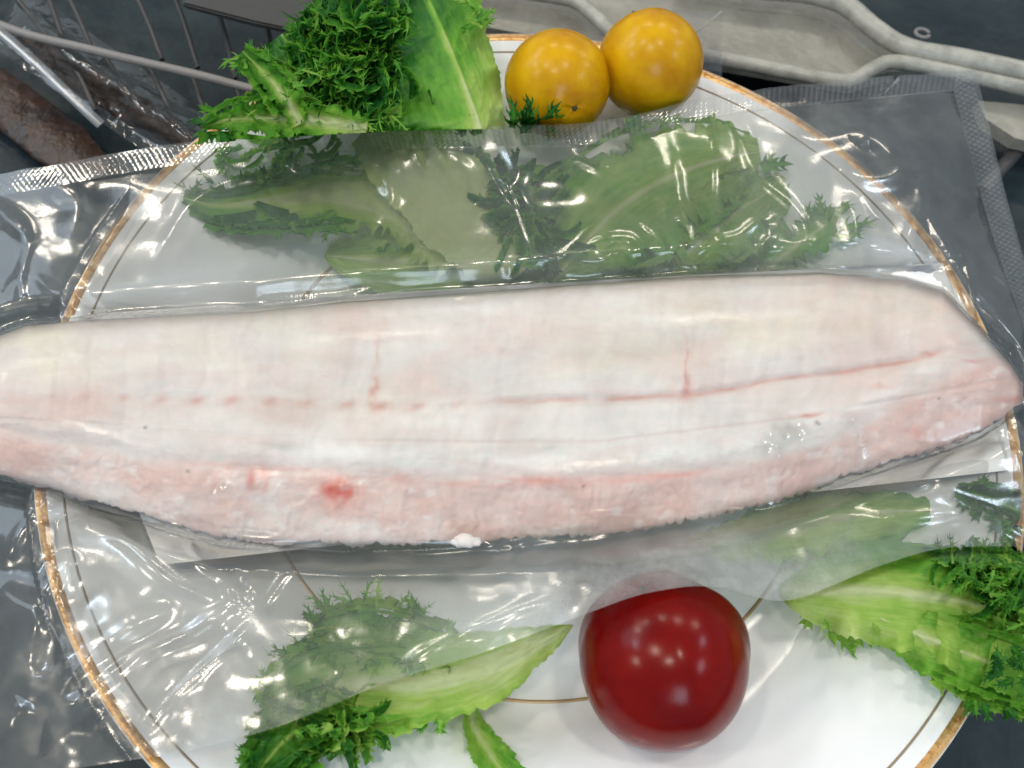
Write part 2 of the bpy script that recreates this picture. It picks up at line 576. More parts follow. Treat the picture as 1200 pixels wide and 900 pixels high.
VX = P(c[:, 0][:, None] + wv[None] * 4.5, c[:, 1][:, None] - wv[None] * 4, -0.017 + 0.0012 * np.cos(wv * 1.5)[None])
mesh_obj('folded_edge', VX.reshape(-1, 3), grid_faces(20, 6)[:, ::-1], m_bar, pouch)

# clear plastic corner behind the yellow tomato
holder = empty('clear_box')
tag(holder, 'clear plastic box corner behind the right yellow tomato', 'box')
a, b_, c_, d_ = P(846, 88, -0.020), P(846, 14, -0.020), P(812, 40, -0.010), P(790, 14, -0.018)
mesh_obj('side_wall', [P(846, 92, -0.022), P(846, 13, -0.012), P(812, 42, -0.006), P(812, 100, -0.016)], [[0, 1, 2, 3]], m_pouch, holder, False)
mesh_obj('top_face', [P(846, 13, -0.012), P(760, 12, -0.012), P(760, 42, -0.006), P(812, 42, -0.006)], [[0, 1, 2, 3]], m_pouch, holder, False)
v, f = tube(np.array([P(812, 42, -0.0058), P(829, 27.5, -0.0088), P(846, 13, -0.0118)]), 0.00025, 6)
mesh_obj('folded_edge', v, f, m_wire, holder)

# ------------------------------------------------------------------ tomatoes
RED_C, RED_R = P(778, 772, 0.0235), 0.0212


def tomato(name, centre, radius, az_r, mater, squash=0.97, scar=None, label='', cat='tomato', tilt=(0, 0)):
    nl, na = 60, 96
    ph = np.linspace(0, np.pi, nl)
    th = np.linspace(0, 2 * np.pi, na, endpoint=False)
    PH, TH = np.meshgrid(ph, th, indexing='ij')
    r = np.ones_like(TH)
    if az_r is not None:
        a = np.array(sorted(az_r), float)
        ang = np.radians(np.concatenate([a[:, 0] - 360, a[:, 0], a[:, 0] + 360]))
        val = np.tile(a[:, 1], 3)
        k = np.interp(TH, ang, val)
        k = (k + np.interp(TH + 0.05, ang, val) + np.interp(TH - 0.05, ang, val)) / 3
        r = 1 + (k - 1) * np.sin(PH) ** 2
    r = r * (1 + 0.012 * N2.fbm(np.cos(TH) * 1.5 + 4, np.sin(TH) * 1.5 + PH * 1.3, 2)) * (1 - 0.03 * np.exp(-(PH / 0.22) ** 2))
    V = np.stack([r * np.sin(PH) * np.cos(TH), r * np.sin(PH) * np.sin(TH), squash * r * np.cos(PH)], -1) * radius
    Rm = np.array(Matrix.Rotation(tilt[0], 3, 'X') @ Matrix.Rotation(tilt[1], 3, 'Y'))
    V = V @ Rm.T
    o = empty(name)
    tag(o, label, cat, 'tomatoes on the plate')
    o.location = centre - np.array([0, 0, radius])
    base = np.array([0, 0, radius])
    mesh_obj('skin', (V + base).reshape(-1, 3), grid_faces(nl, na, wrap=True)[:, ::-1] * 1, mater, o)
    # stem scar: small five-rayed brown star in the dimple
    sv, sf = [(0, 0, 0.0006)], []
    for k in range(10):
        rr = 0.0011 if k % 2 == 0 else 0.0008
        sv.append((rr * math.cos(k * math.pi / 5), rr * math.sin(k * math.pi / 5), 0.0))
    sf = [[0, 1 + k, 1 + (k + 1) % 10] for k in range(10)]
    sv = (np.array(sv) + [0, 0, squash * radius * 0.972 + 0.0002]) @ Rm.T + base
    mesh_obj('stem_scar', sv, sf, m_scar, o)
    return o


az = [(152, 1.045), (171, 0.98), (193, 0.985), (214, 1.03), (238, 1.03), (263, 1.03), (283, 1.04), (309, 1.0), (333, 0.97), (350, 0.965), (5, 1.02), (17, 0.955), (30, 0.955), (47, 1.0), (60, 1.04), (84, 1.04), (108, 1.05), (131, 1.055)]
tomato('red_tomato', RED_C, RED_R, [(a + 4, 1 + (v - 1) * 1.35) for a, v in az], m_red, 0.98, label='glossy dark red tomato in front of the fish bag', tilt=(-0.75, -0.45))
Y1, Y2, YR = P(653, 99, 0.0325), P(762, 74, 0.0345), 0.0168
tomato('yellow_tomato', Y1, YR, None, m_yellow, 0.99, label='yellow cherry tomato beside the big lettuce leaf', tilt=(1.2, 0.4))
tomato('yellow_tomato', Y2, YR, None, m_yellow, 1.0, label='yellow cherry tomato farther back, touching the other one on its right', tilt=(-0.9, -0.5))

# ------------------------------------------------------------------ fish fillet (heights as a function of place)
fx = [-46, -40, -25, 0, 30, 100, 300, 400, 640, 820, 960, 1060, 1105, 1150, 1185, 1200]
fy = [448, 425, 408, 393, 382, 375, 365, 354, 336, 323, 319, 329, 342, 388, 428, 452]
gx = [-46, -40, -20, 0, 60, 100, 180, 250, 400, 560, 700, 820, 900, 1000, 1080, 1150, 1185, 1200]
gy = [505, 530, 548, 557, 572, 587, 609, 630, 640, 636, 628, 610, 591, 556, 532, 506, 484, 472]
FT = lambda x: np.interp(x, fx, fy)
FB = lambda x: np.interp(x, gx, gy)
def soft_curve(pts):
    q = smooth_curve(pts, 300)
    return lambda x: np.interp(x, q[:, 0], q[:, 1]) + 2.2 * N1(np.asarray(x) / 31.0, np.asarray(x) * 0 + 8.5)


L1 = soft_curve([(-46, 462), (0, 465), (100, 468), (350, 474), (490, 479), (570, 471), (650, 470), (760, 466), (820, 461), (900, 447), (1000, 434), (1060, 424), (1110, 412), (1200, 392)])
L2 = soft_curve([(-46, 500), (100, 520), (180, 536), (300, 547), (400, 552), (500, 556), (620, 561), (700, 560), (850, 546), (950, 522), (1000, 502), (1060, 470), (1140, 428), (1200, 410)])
L3 = curve([(-46, 488), (400, 514), (540, 517), (700, 517), (850, 499), (950, 487), (1200, 440)])


def fish_base(x):
    return np.interp(x, [-50, 100, 350, 600, 850, 1100, 1200], [0.0240, 0.0235, 0.0215, 0.0210, 0.0215, 0.0235, 0.0238])


def fibre(x, y):
    """dark gaps between the short muscle fibres of the fin side, 0..1"""
    sk = x + (y - 580) * np.interp(x, [0, 350, 600, 1200], [0.55, 0.30, 0.0, -0.35])
    ph = (sk + 16 * N1.fbm(x / 34, y / 30, 3)) / 13.0
    cell = np.floor(ph)
    f_ = ph - cell
    w_ = 0.5 + 0.5 * N3(cell + 0.5, y / 34)
    return np.exp(-((np.minimum(f_, 1 - f_)) / 0.13) ** 2) * np.clip(w_ * 1.5, 0, 1)


def fish_z(x, y, detail=True, grow=0.0):
    top, bot = FT(x) - grow, FB(x) + grow
    t = np.clip((y - top) / (bot - top), 0, 1)
    w = bot - top
    d_top, d_bot = t * w, (1 - t) * w
    e = lambda d, r: np.sqrt(np.clip(1 - (1 - np.clip(d / r, 0, 1)) ** 2, 0, 1))
    h = 0.0088 * e(d_top, 70) ** 0.85 * e(d_bot, 105) ** 0.8
    h = h * (1 - 0.42 * sstep(-40, 90, y - L2(x))) * (0.9 + 0.1 * np.sin(np.pi * t))
    xe = np.minimum(x + 48, 1206 - x)
    h = h * e(np.maximum(xe, 0), 60)
    z = fish_base(x) + h
    if detail:
        s = np.abs(y - L1(x))
        z = z - (0.0004 + 0.0006 * sstep(500, 640, x)) * np.exp(-(s / 6) ** 2) - 0.0006 * np.exp(-((y - L1(x)) / 26) ** 2)
        z = z - 0.00035 * np.exp(-((y - L2(x)) / 8) ** 2) * (0.6 + 0.8 * N2.fbm(x / 50, y / 50, 2))
        z = z - 0.0003 * np.exp(-((y - L3(x)) / 3) ** 2)
        low = sstep(0, 20, y - L2(x))
        st = fibre(x, y)
        z = z - low * 0.00034 * st * (0.5 + 0.9 * N2.fbm(x / 40, y / 40, 2))
        z = z + low * 0.0005 * organic(N3, x, y, 25, 30, 5.0, 3) + low * 0.00020 * N2.fbm(x / 5, y / 16, 3)
        # muscle blocks of the upper side
        ph = (x + 0.12 * (y - 400) + 8 * N2(x / 60, y / 60)) / 44.0
        z = z - (1 - low) * 0.00026 * np.exp(-((np.abs((ph % 1) - 0.5)) / 0.10) ** 2) * np.clip(0.4 + 1.6 * N3.fbm(x / 70, y / 40, 2), 0, 1.3)
        z = z + 0.0009 * organic(N2, x, y, 85, 45, 2.0) + 0.0007 * np.exp(-((y - L2(x) + 24) / 16) ** 2) + 0.0004 * np.exp(-((y - L1(x) + 34) / 18) ** 2) + 0.00010 * organic(N1, x, y, 10, 7, 9.0, 3) + 0.00012 * N3.fbm((x + 0.13 * y + 14 * N1.fbm(x / 60, y / 40, 2)) / 9, (y + 0.1 * x) / 65, 3)
    return z


def fish_pigment(x, y):
    n = lambda a, b, s, o=4: organic(N1, x, y, a, b, s, o)
    white, pink, grey, cream = (np.array(c) for c in [(0.69, 0.655, 0.63), (0.60, 0.40, 0.36), (0.53, 0.44, 0.43), (0.68, 0.63, 0.54)])
    mix = lambda a, b, k: a * (1 - k[..., None]) + b * k[..., None]
    col = np.broadcast_to(white, x.shape + (3,)).copy()
    low = sstep(-4, 12, y - L2(x))
    col = mix(col, grey, np.clip(0.35 + 0.7 * n(140, 60, 3), 0, 1) * sstep(520, 40, x) * 0.95)
    col = mix(col, cream, np.clip(0.1 + 1.1 * n(120, 50, 7), 0, 0.8) * (1 - low) * sstep(60, -40, y - L1(x)))
    col = mix(col, pink, np.clip(0.30 + 1.2 * n(100, 40, 11), 0, 1) * (1 - low) * 0.45)
    endr = sstep(830, 1120, x)
    col = mix(col, pink, np.clip(0.45 + 0.5 * n(60, 60, 13), 0, 1) * endr * 0.80)
    col = mix(col, pink, low * np.clip(0.70 + 0.8 * n(60, 40, 17), 0.2, 1) * 0.88)
    st = fibre(x, y)
    col = mix(col, np.array([0.58, 0.36, 0.32]), low * st * 0.22 * np.clip(0.5 + 1.4 * n(50, 30, 19), 0, 1))
    col = mix(col, np.array([0.74, 0.71, 0.69]), low * np.clip(1.5 * n(16, 12, 23) - 0.40, 0, 0.5))
    ph_ = (x + 0.12 * (y - 400) + 8 * N2(x / 60, y / 60)) / 44.0
    seg = np.exp(-((np.abs((ph_ % 1) - 0.5)) / 0.08) ** 2) * np.clip(0.35 + 1.5 * n(60, 40, 53, 2), 0, 1)
    col = mix(col, np.array([0.54, 0.42, 0.40]), seg * (1 - low) * 0.13)
    # white ridge just above the second line
    col = mix(col, np.array([0.76, 0.75, 0.72]), np.exp(-((y - L2(x) + 22) / 11) ** 2) * np.clip(0.5 + n(40, 10, 5), 0, 1) * sstep(120, 400, x) * 0.8)
    # red seam along the second line
    k2 = np.exp(-((y - L2(x) - 3) / 6.5) ** 2) * np.clip(0.45 + 0.9 * n(45, 8, 29), 0, 1) * sstep(140, 260, x) * sstep(960, 760, x)
    col = mix(col, np.array([0.66, 0.30, 0.26]), k2 * 0.75)
    # lateral line: dots on the left, a thin dark-pink seam on the right
    cell = ((x - 100) / 43.5)
    dx = (cell - np.round(cell)) * 43.5 + 3 * N3(np.round(cell), 0 * x + 1.5)
    ok = sstep(50, 90, x) * sstep(600, 540, x)
    amp = 0.55 + 0.45 * N3(np.round(cell) + 0.5, 0 * x + 7.5)
    col = mix(col, np.array([0.52, 0.27, 0.22]), np.exp(-(dx / 9.0) ** 2 - ((y - L1(x) + 2 + 0.25 * dx) / 5) ** 2) * ok * amp * 1.0)
    soft = np.exp(-((y - L1(x)) / 9) ** 2) * np.clip(0.35 + 0.9 * n(40, 14, 31), 0, 1)
    col = mix(col, np.array([0.58, 0.38, 0.34]), soft * 0.50)
    seam = np.exp(-((y - L1(x)) / 3.0) ** 2) * sstep(540, 640, x) * sstep(1130, 1060, x) * np.clip(0.75 + 0.8 * n(22, 8, 37), 0.1, 1)
    col = mix(col, np.array([0.52, 0.26, 0.22]), seam * 0.8)
    col = mix(col, np.array([0.55, 0.40, 0.37]), np.exp(-((y - L3(x)) / 1.8) ** 2) * sstep(380, 460, x) * sstep(970, 930, x) * 0.32)
    # blood marks
    for (bx, by, rx, ry, a) in [(394, 575, 22, 16, 1.0), (408, 577, 7, 7, 0.9), (390, 572, 9, 8, 0.8), (295, 562, 10, 15, 0.7), (310, 560, 6, 17, 0.6), (270, 553, 6, 6, 0.4), (470, 556, 26, 6, 0.35),
                                (640, 565, 40, 7, 0.45), (680, 566, 9, 4, 0.5), (806, 456, 5, 14, 0.7), (804, 425, 2.5, 26, 0.55), (438, 455, 5, 24, 0.45), (442, 415, 3, 22, 0.3),
                                (950, 487, 14, 2.5, 0.7), (1090, 413, 12, 3, 0.5), (1140, 424, 16, 3, 0.45), (1075, 508, 14, 9, 0.4), (1185, 468, 16, 6, 0.4), (1035, 452, 20, 5, 0.3)]:
        wx, wy = x + 5 * N2.fbm(x / 16, y / 16 + 3, 3), y + 5 * N3.fbm(x / 16, y / 16, 3)
        k = np.exp(-(((wx - bx) / rx) ** 2 + ((wy - by) / ry) ** 2)) * np.clip(0.8 + 0.6 * n(9, 9, 41, 2), 0, 1.2)
        col = mix(col, np.array([0.52, 0.10, 0.07]), np.clip(k * a, 0, 1))
    for (bx, by, r) in [(170, 501, 2), (957, 495, 2.2), (960, 497, 1.6), (683, 570, 1.6), (220, 552, 2), (1100, 467, 1.5)]:
        col = mix(col, np.array([0.16, 0.10, 0.08]), np.exp(-(((x - bx) / r) ** 2 + ((y - by) / r) ** 2)) * 0.8)
    col = col * (1 + 0.05 * n(12, 8, 43)[..., None] + 0.05 * N3.fbm((x + 0.13 * y + 14 * N1.fbm(x / 60, y / 40, 2)) / 9, (y + 0.1 * x) / 70, 3)[..., None] + 0.05 * n(70, 14, 47)[..., None])
    return np.clip(col, 0.02, 0.92)


nx, ny = 520, 190
xs = np.linspace(-45, 1199, nx)
tt = np.linspace(0, 1, ny)
X, T = np.meshgrid(xs, tt, indexing='ij')
edge = 2.4 * N2(xs / 5.5, xs * 0) + 3.0 * N3(xs / 22, xs * 0 + 3) - 3.5 * fibre(xs, FB(xs))
Yf = FT(X) + T * (FB(X) - FT(X)) + (edge[:, None]) * sstep(0.85, 1, T)
Zf = fish_z(X, Yf)
V = P(X, Yf, Zf).reshape(-1, 3)
pig = fish_pigment(X, Yf)
fillet = empty('fish_fillet')
tag(fillet, 'long pale pink skinless white fish fillet sealed in the clear bag', 'fish fillet')
idx = np.arange(nx * ny).reshape(nx, ny)
loop = np.concatenate([idx[:, 0], idx[-1, 1:], idx[-2::-1, -1], idx[0, -2:0:-1]])
bot = V[loop].copy()
cen = bot.mean(0)
bot[:, :2] = cen[:2] + (bot[:, :2] - cen[:2]) * 0.985
bot[:, 2] -= 0.0012
nb = len(loop)
faces = grid_faces(nx, ny)[:, ::-1].tolist()
o0 = nx * ny
faces += [[int(loop[i]), int(loop[(i + 1) % nb]), o0 + (i + 1) % nb, o0 + i] for i in range(nb)]
faces.append([o0 + i for i in range(nb)])
mesh_obj('flesh', np.vstack([V, bot]), faces, m_fish, fillet, colors={'pigment': np.vstack([pig.reshape(-1, 3), pig.reshape(-1, 3)[loop]])})
# loose flakes along the lower edge
rng = random.Random(5)
for (x, y, r) in [(546, 634, 0.0030), (537, 636, 0.0018), (555, 635, 0.0020)]:
    na, nq = 28, 12
    th = np.linspace(0, 2 * np.pi, na, endpoint=False)
    c0 = P(x, y, 0.0285)
    A_, T_ = np.meshgrid(np.linspace(0, np.pi, nq), th, indexing='ij')
    rr = r * np.sin(A_) * (1 + 0.35 * N1.fbm(np.cos(T_) * 2 + x, np.sin(T_) * 2 + A_, 3)) + 1e-5
    V = np.stack([c0[0] + rr * np.cos(T_), c0[1] + 0.6 * rr * np.sin(T_), c0[2] + 0.4 * r * np.cos(A_)], -1)
    mesh_obj('flake', V.reshape(-1, 3), grid_faces(nq, na, wrap=True)[:, ::-1], m_fish, fillet, colors={'pigment': np.tile([0.68, 0.63, 0.61], (nq * na, 1))})

# ------------------------------------------------------------------ the vacuum bag
TOP = smooth_curve([(-60, 214), (0, 204), (100, 186), (200, 169), (320, 158), (480, 149), (600, 147), (690, 144), (760, 131), (830, 114), (950, 98), (1050, 89), (1143, 81)], 500)
BOT = smooth_curve([(-60, 925), (40, 908), (130, 894), (220, 880), (330, 850), (450, 801), (560, 767), (680, 722), (740, 700), (780, 691), (815, 687), (850, 689), (880, 698), (910, 704), (940, 700), (975, 686), (1040, 660), (1110, 642), (1200, 641), (1260, 645)], 500)
RIGHT = smooth_curve([(1143, 81), (1160, 150), (1178, 225), (1200, 302), (1228, 390), (1248, 500), (1260, 645)], 500)
top_y = lambda x: np.interp(x, TOP[:, 0], TOP[:, 1])
bot_y = lambda x: np.interp(x, BOT[:, 0], BOT[:, 1])

ctl = np.array([
    (-60, 200, .014), (0, 200, .019), (120, 180, .023), (200, 165, .027), (330, 155, .032), (480, 145, .035), (640, 143, .0375), (700, 140, .0375), (760, 128, .037), (900, 105, .031), (1030, 90, .025), (1140, 80, .017),
    (-60, 320, .013), (0, 300, .019), (60, 300, .022), (150, 290, .0245), (300, 270, .028), (500, 250, .031), (700, 230, .034), (900, 220, .031), (1050, 230, .0265), (1150, 200, .017), (1190, 330, .016), (1260, 380, .010),
    (100, 372, .026), (400, 345, .0275), (700, 325, .029), (900, 312, .0285), (1060, 312, .027),
    (-60, 620, .015), (0, 620, .019), (50, 700, .0235), (150, 680, .0255), (100, 820, .0235), (300, 720, .0255), (450, 700, .027), (600, 690, .031), (300, 640, .025), (500, 650, .027), (800, 625, .031),
    (330, 850, .026), (450, 800, .028), (560, 768, .0325), (680, 722, .039), (740, 690, .0445), (790, 680, .0455), (850, 680, .0425), (910, 700, .036), (940, 640, .031), (1000, 640, .029), (1100, 640, .027), (1200, 640, .025), (1260, 640, .02), (1200, 540, .024), (1240, 450, .018),
    (40, 905, .019), (-60, 920, .012), (200, 870, .0245)], float)


def tps(c):
    n = len(c)
    d = np.hypot(c[:, None, 0] - c[None, :, 0], c[:, None, 1] - c[None, :, 1]) / 300
    K = np.where(d > 0, d * d * np.log(d + 1e-12), 0) + np.eye(n) * 0.02
    Pm = np.stack([np.ones(n), c[:, 0] / 300, c[:, 1] / 300], -1)
    A = np.block([[K, Pm], [Pm.T, np.zeros((3, 3))]])
    w = np.linalg.solve(A, np.concatenate([c[:, 2], np.zeros(3)]))

    def fn(x, y):
        x, y = np.asarray(x, float), np.asarray(y, float)
        out = w[n] + w[n + 1] * x / 300 + w[n + 2] * y / 300
        for k in range(n):
            d = np.hypot(x - c[k, 0], y - c[k, 1]) / 300
            out = out + w[k] * np.where(d > 1e-9, d * d * np.log(d + 1e-12), 0)
        return out
    return fn


level = tps(ctl)


def sphere_z(x, y, c, r):
    """height of the near side of a ball along the sight line, -1 where missed"""
    d = FW + ((x - 600) / F)[..., None] * RT + ((450 - y) / F)[..., None] * UP
    d = d / np.linalg.norm(d, axis=-1)[..., None]
    oc = CAM - c
    b = d @ oc
    q = b * b - (oc @ oc - r * r)
    t = -b - np.sqrt(np.clip(q, 0, None))
    return np.where(q > 0, CAM[2] + t * d[..., 2], -1)


def smax(a, b, k):
    h = np.clip(0.5 + 0.5 * (a - b) / k, 0, 1)
    return b * (1 - h) + a * h + k * h * (1 - h)


def film_plain(x, y):
    x, y = np.asarray(x, float), np.asarray(y, float)
    z = level(x, y)
    g = 5
    inx = (x > -45) & (x < 1203) & (y > FT(x) - g) & (y < FB(x) + g)
    zf = np.where(inx, fish_z(np.clip(x, -45, 1199), y, False, g) + 0.0013, -0.05)
    soft = 0.0016
    z = np.where(inx, smax(zf, z - 0.004, soft), smax(z - 0.004 + 0.004 * sstep(0, 34, np.maximum(FT(x) - g - y, y - FB(x) - g)), zf, soft))
    for c_, r_ in ((RED_C, RED_R * 1.06), (Y1, YR), (Y2, YR)):
        z = np.maximum(z, sphere_z(x, y, c_, r_ + 0.0012))
    for _ in range(3):
        p = P(x, y, z)
        r = np.hypot(p[..., 0], p[..., 1])
        z = np.maximum(z, np.where(r < 0.1375, plate_z(np.minimum(r, 0.135)) + 0.0022, -1))
    return z


# liner paper under the fillet
nx, ny = 120, 48
U, W = np.meshgrid(np.linspace(0, 1, nx), np.linspace(0, 1, ny), indexing='ij')
ptop = np.stack([70 + U * 1035, 371 - U * 62 - 5 * np.sin(U * 3)], -1)
pbot = np.stack([188 + U * 994, 662 - U * 111 - 24 * np.sin(np.pi * U) * 0.0 - 30 * U * (1 - U) * 0], -1)
pbot[..., 1] += 6 * np.sin(U * np.pi * 2) * 0
px_ = ptop * (1 - W[..., None]) + pbot * W[..., None]
zz = fish_base(px_[..., 0]) - 0.0017 + 0.0006 * N1.fbm(px_[..., 0] / 80, px_[..., 1] / 60, 2)
zz = np.where((px_[..., 1] > FB(px_[..., 0]) - 4) | (px_[..., 1] < FT(px_[..., 0]) + 4), np.minimum(zz, film_plain(px_[..., 0], px_[..., 1]) - 0.0014), np.minimum(zz, fish_base(px_[..., 0]) - 0.0020))
pap = mesh_obj('liner_paper', P(px_[..., 0], px_[..., 1], zz).reshape(-1, 3), grid_faces(nx, ny)[:, ::-1], m_paper)
tag(pap, 'white absorbent paper strip lying under the fish fillet inside the bag', 'paper')

# creases: (polyline, half width in photo pixels, height in m)
CREASES = [
    ([(548, 172), (578, 196), (606, 238), (624, 282), (640, 303), (650, 305)], 5, .0011),
    ([(650, 304), (680, 294), (705, 282), (728, 278), (745, 284), (756, 309)], 5, .0012),
    ([(652, 303), (676, 284), (690, 270), (708, 262)], 4, .0009),
    ([(656, 305), (690, 307), (712, 302), (722, 291), (728, 287)], 4, .0010),
    ([(672, 320), (700, 313), (715, 300)], 4, .0008),
    ([(832, 150), (833, 190), (834, 240), (836, 272), (842, 281)], 4.5, .0011),
    ([(864, 140), (876, 178), (890, 206), (904, 220), (925, 238), (940, 258), (946, 276), (940, 285), (920, 292)], 6, .0014),
    ([(842, 281), (866, 276), (884, 262), (905, 254)], 4.5, .0012),
    ([(815, 312), (800, 300), (782, 294)], 4, .0010), ([(815, 312), (808, 296), (806, 280), (795, 230)], 6, .0008),
    ([(817, 311), (824, 297), (838, 287), (850, 288)], 5, .0012), ([(818, 312), (848, 306), (878, 300), (905, 295), (935, 290)], 4, .0009),
    ([(820, 313), (860, 309), (910, 305)], 3, .0006), ([(900, 262), (903, 276), (894, 286), (885, 296)], 4, .0009),
    ([(745, 262), (760, 276), (768, 287)], 4, .0007),
    ([(1004, 172), (1018, 160), (1036, 168), (1050, 182), (1062, 200)], 12, .0022), ([(986, 192), (1010, 205), (1040, 205), (1064, 195)], 12, .0016),
    ([(1078, 215), (1080, 240), (1068, 268), (1060, 292)], 5, .0010), ([(996, 235), (1003, 255), (1006, 280)], 6, .0012), ([(1012, 230), (1025, 250), (1040, 262)], 5, .0008),
    ([(1190, 258), (1162, 268), (1146, 280), (1128, 294)], 5, .0012), ([(1060, 318), (1092, 302), (1118, 294), (1132, 303), (1137, 328), (1142, 355), (1162, 384), (1180, 398)], 5, .0014),
    ([(1095, 314), (1115, 309), (1128, 307)], 4, .0008), ([(1160, 315), (1178, 328), (1190, 345)], 5, .0009),
    ([(-20, 240), (6, 249), (24, 266), (33, 285)], 9, .0022), ([(33, 288), (27, 310), (24, 340), (25, 372)], 5, .0011), ([(-20, 268), (5, 262), (26, 272)], 7, .0010),
    ([(40, 322), (62, 342), (80, 360), (96, 370)], 5, .0010), ([(5, 345), (18, 325), (30, 315)], 4, .0007),
    ([(186, 300), (204, 266), (222, 240), (246, 222), (275, 211), (305, 206)], 5, .0011),
    ([(90, 376), (150, 367), (240, 364), (300, 360), (316, 351), (345, 349), (400, 347), (430, 343)], 3.5, .0009),
    ([(400, 348), (420, 342), (450, 338), (470, 340)], 4, .0007),
    ([(594, 300), (598, 312), (600, 326)], 5, .0009), ([(690, 250), (696, 262)], 3, .0006),
    ([(92, 596), (112, 603), (140, 628), (170, 655), (200, 680), (235, 696), (262, 700)], 8, .0017),
    ([(20, 590), (45, 600), (75, 602), (110, 610)], 6, .0012), ([(45, 600), (24, 622), (10, 655)], 7, .0012), ([(40, 598), (56, 585)], 4, .0008),
    ([(392, 648), (362, 653), (335, 672), (312, 704), (285, 742), (240, 782), (200, 820), (168, 862)], 5, .0013),
    ([(300, 668), (290, 692), (262, 715), (222, 742), (196, 752), (160, 770), (120, 800), (80, 830)], 7, .0015),
    ([(200, 712), (160, 732), (124, 756), (100, 775), (60, 818)], 9, .0020),
    ([(0, 690), (20, 705), (40, 725), (34, 760), (33, 790)], 15, .0030), ([(45, 705), (62, 676), (76, 660), (72, 700)], 10, .0022),
    ([(224, 603), (217, 618), (220, 640), (236, 660), (262, 680)], 4, .0009), ([(268, 664), (264, 690), (280, 712), (296, 716), (297, 690), (280, 668)], 5, .0011),
    ([(180, 588), (192, 612), (210, 625)], 6, .0009), ([(30, 820), (12, 850), (20, 890)], 16, .0020), ([(40, 850), (80, 830), (120, 838)], 14, .0016),
    ([(560, 636), (580, 640), (602, 642), (592, 664)], 5, .0010), ([(440, 640), (443, 668), (442, 680)], 3.5, .0007), ([(600, 640), (640, 630), (700, 628)], 4, .0006),
    ([(1114, 582), (1140, 592), (1170, 606), (1215, 628)], 5, .0013), ([(1118, 588), (1140, 604), (1170, 622), (1210, 645)], 6, .0013),
    ([(1042, 576), (1070, 572), (1086, 566), (1100, 546), (1130, 525), (1172, 503)], 3.5, .0009), ([(1034, 512), (1036, 545), (1034, 574)], 3, .0007),
    ([(990, 570), (1010, 574), (1024, 578)], 3, .0006), ([(1185, 500), (1194, 520), (1215, 536)], 6, .0010),
    ([(1030, 610), (1060, 606), (1120, 602), (1160, 612)], 6, .0006), ([(940, 610), (1000, 606), (1040, 612)], 7, .0007),
    ([(470, 778), (520, 752), (560, 735), (610, 712), (640, 702)], 6, .0010), ([(385, 776), (400, 790), (395, 815)], 5, .0008),
    ([(430, 170), (450, 190), (462, 230), (440, 260)], 14, .0012), ([(520, 175), (545, 200), (560, 240)], 14, .0012), ([(745, 140), (770, 180), (780, 230), (790, 280)], 10, .0013),
    ([(668, 180), (690, 190), (712, 200)], 7, .0009), ([(775, 150), (790, 200), (798, 260)], 8, .0009), ([(585, 160), (605, 190), (600, 220)], 8, .0008),
    ([(60, 210), (90, 240), (80, 280)], 14, .0010), ([(330, 178), (360, 190), (400, 185)], 10, .0008),
    ([(900, 148), (960, 160), (1000, 150), (1060, 112), (1130, 104)], 12, .0010),
]
_cs = [(smooth_curve(c, 60), w, h) for c, w, h in CREASES]


GLINT = [(925, 503, 24, 14), (905, 525, 14, 14), (1002, 500, 5, 22), (330, 520, 22, 6), (258, 572, 8, 6), (1010, 535, 10, 10), (640, 520, 14, 5)]


def glint(x, y):
    return np.clip(sum(np.exp(-((x - a) / c_) ** 2 - ((y - b) / d_) ** 2) for a, b, c_, d_ in GLINT), 0, 1)


def film_z(x, y):
    z = film_plain(x, y)
    inx = (x > -40) & (x < 1195)
    on_fish = inx * sstep(-6, 14, y - FT(x)) * sstep(-6, 14, FB(x) - y)
    free = 1 - on_fish
    wob = N2.fbm(x / 105, y / 85, 2) * 0.0024 + N3.fbm(x / 46 + 5, y / 40, 2) * 0.00016
    rough_zone = sstep(0.05, 0.5, N1.fbm(x / 90 + 3, y / 90, 2)) * N2.fbm(x / 8, y / 8, 2) * 0.00002
    z = z + free * (wob + rough_zone) + on_fish * (0.00010 * N3.fbm(x / 44, y / 30, 2) + 0.00045 * glint(x, y) * N1.fbm(x / 9, y / 16, 2))
    for c, w, h in _cs:
        lo, hi = c.min(0) - 5 * w - 6, c.max(0) + 5 * w + 6
        sel = (x > lo[0]) & (x < hi[0]) & (y > lo[1]) & (y < hi[1])
        if not sel.any():
            continue
        xs_, ys_ = x[sel], y[sel]
        d = np.full(xs_.shape, 1e9)
        k = np.zeros(xs_.shape, int)
        for i in range(len(c)):
            di = (xs_ - c[i, 0]) ** 2 + (ys_ - c[i, 1]) ** 2
            m_ = di < d
            d[m_], k[m_] = di[m_], i
        d = np.sqrt(d)
        # taper to both ends; one flank a little steeper than the other
        tap = np.sin(np.pi * (k + 2) / (len(c) + 3)) ** 0.5
        sg_ = 1.05 * w + 1.5
        z[sel] += 0.34 * sg_ * 0.00025 * (h / 0.0011) ** 0.4 * tap * np.exp(-(d / sg_) ** 2)
    return z


bag = empty('vacuum_bag')
tag(bag, 'wrinkled clear plastic vacuum bag holding the fish across the plate', 'bag')


def seal_frac(X, Y):
    return None


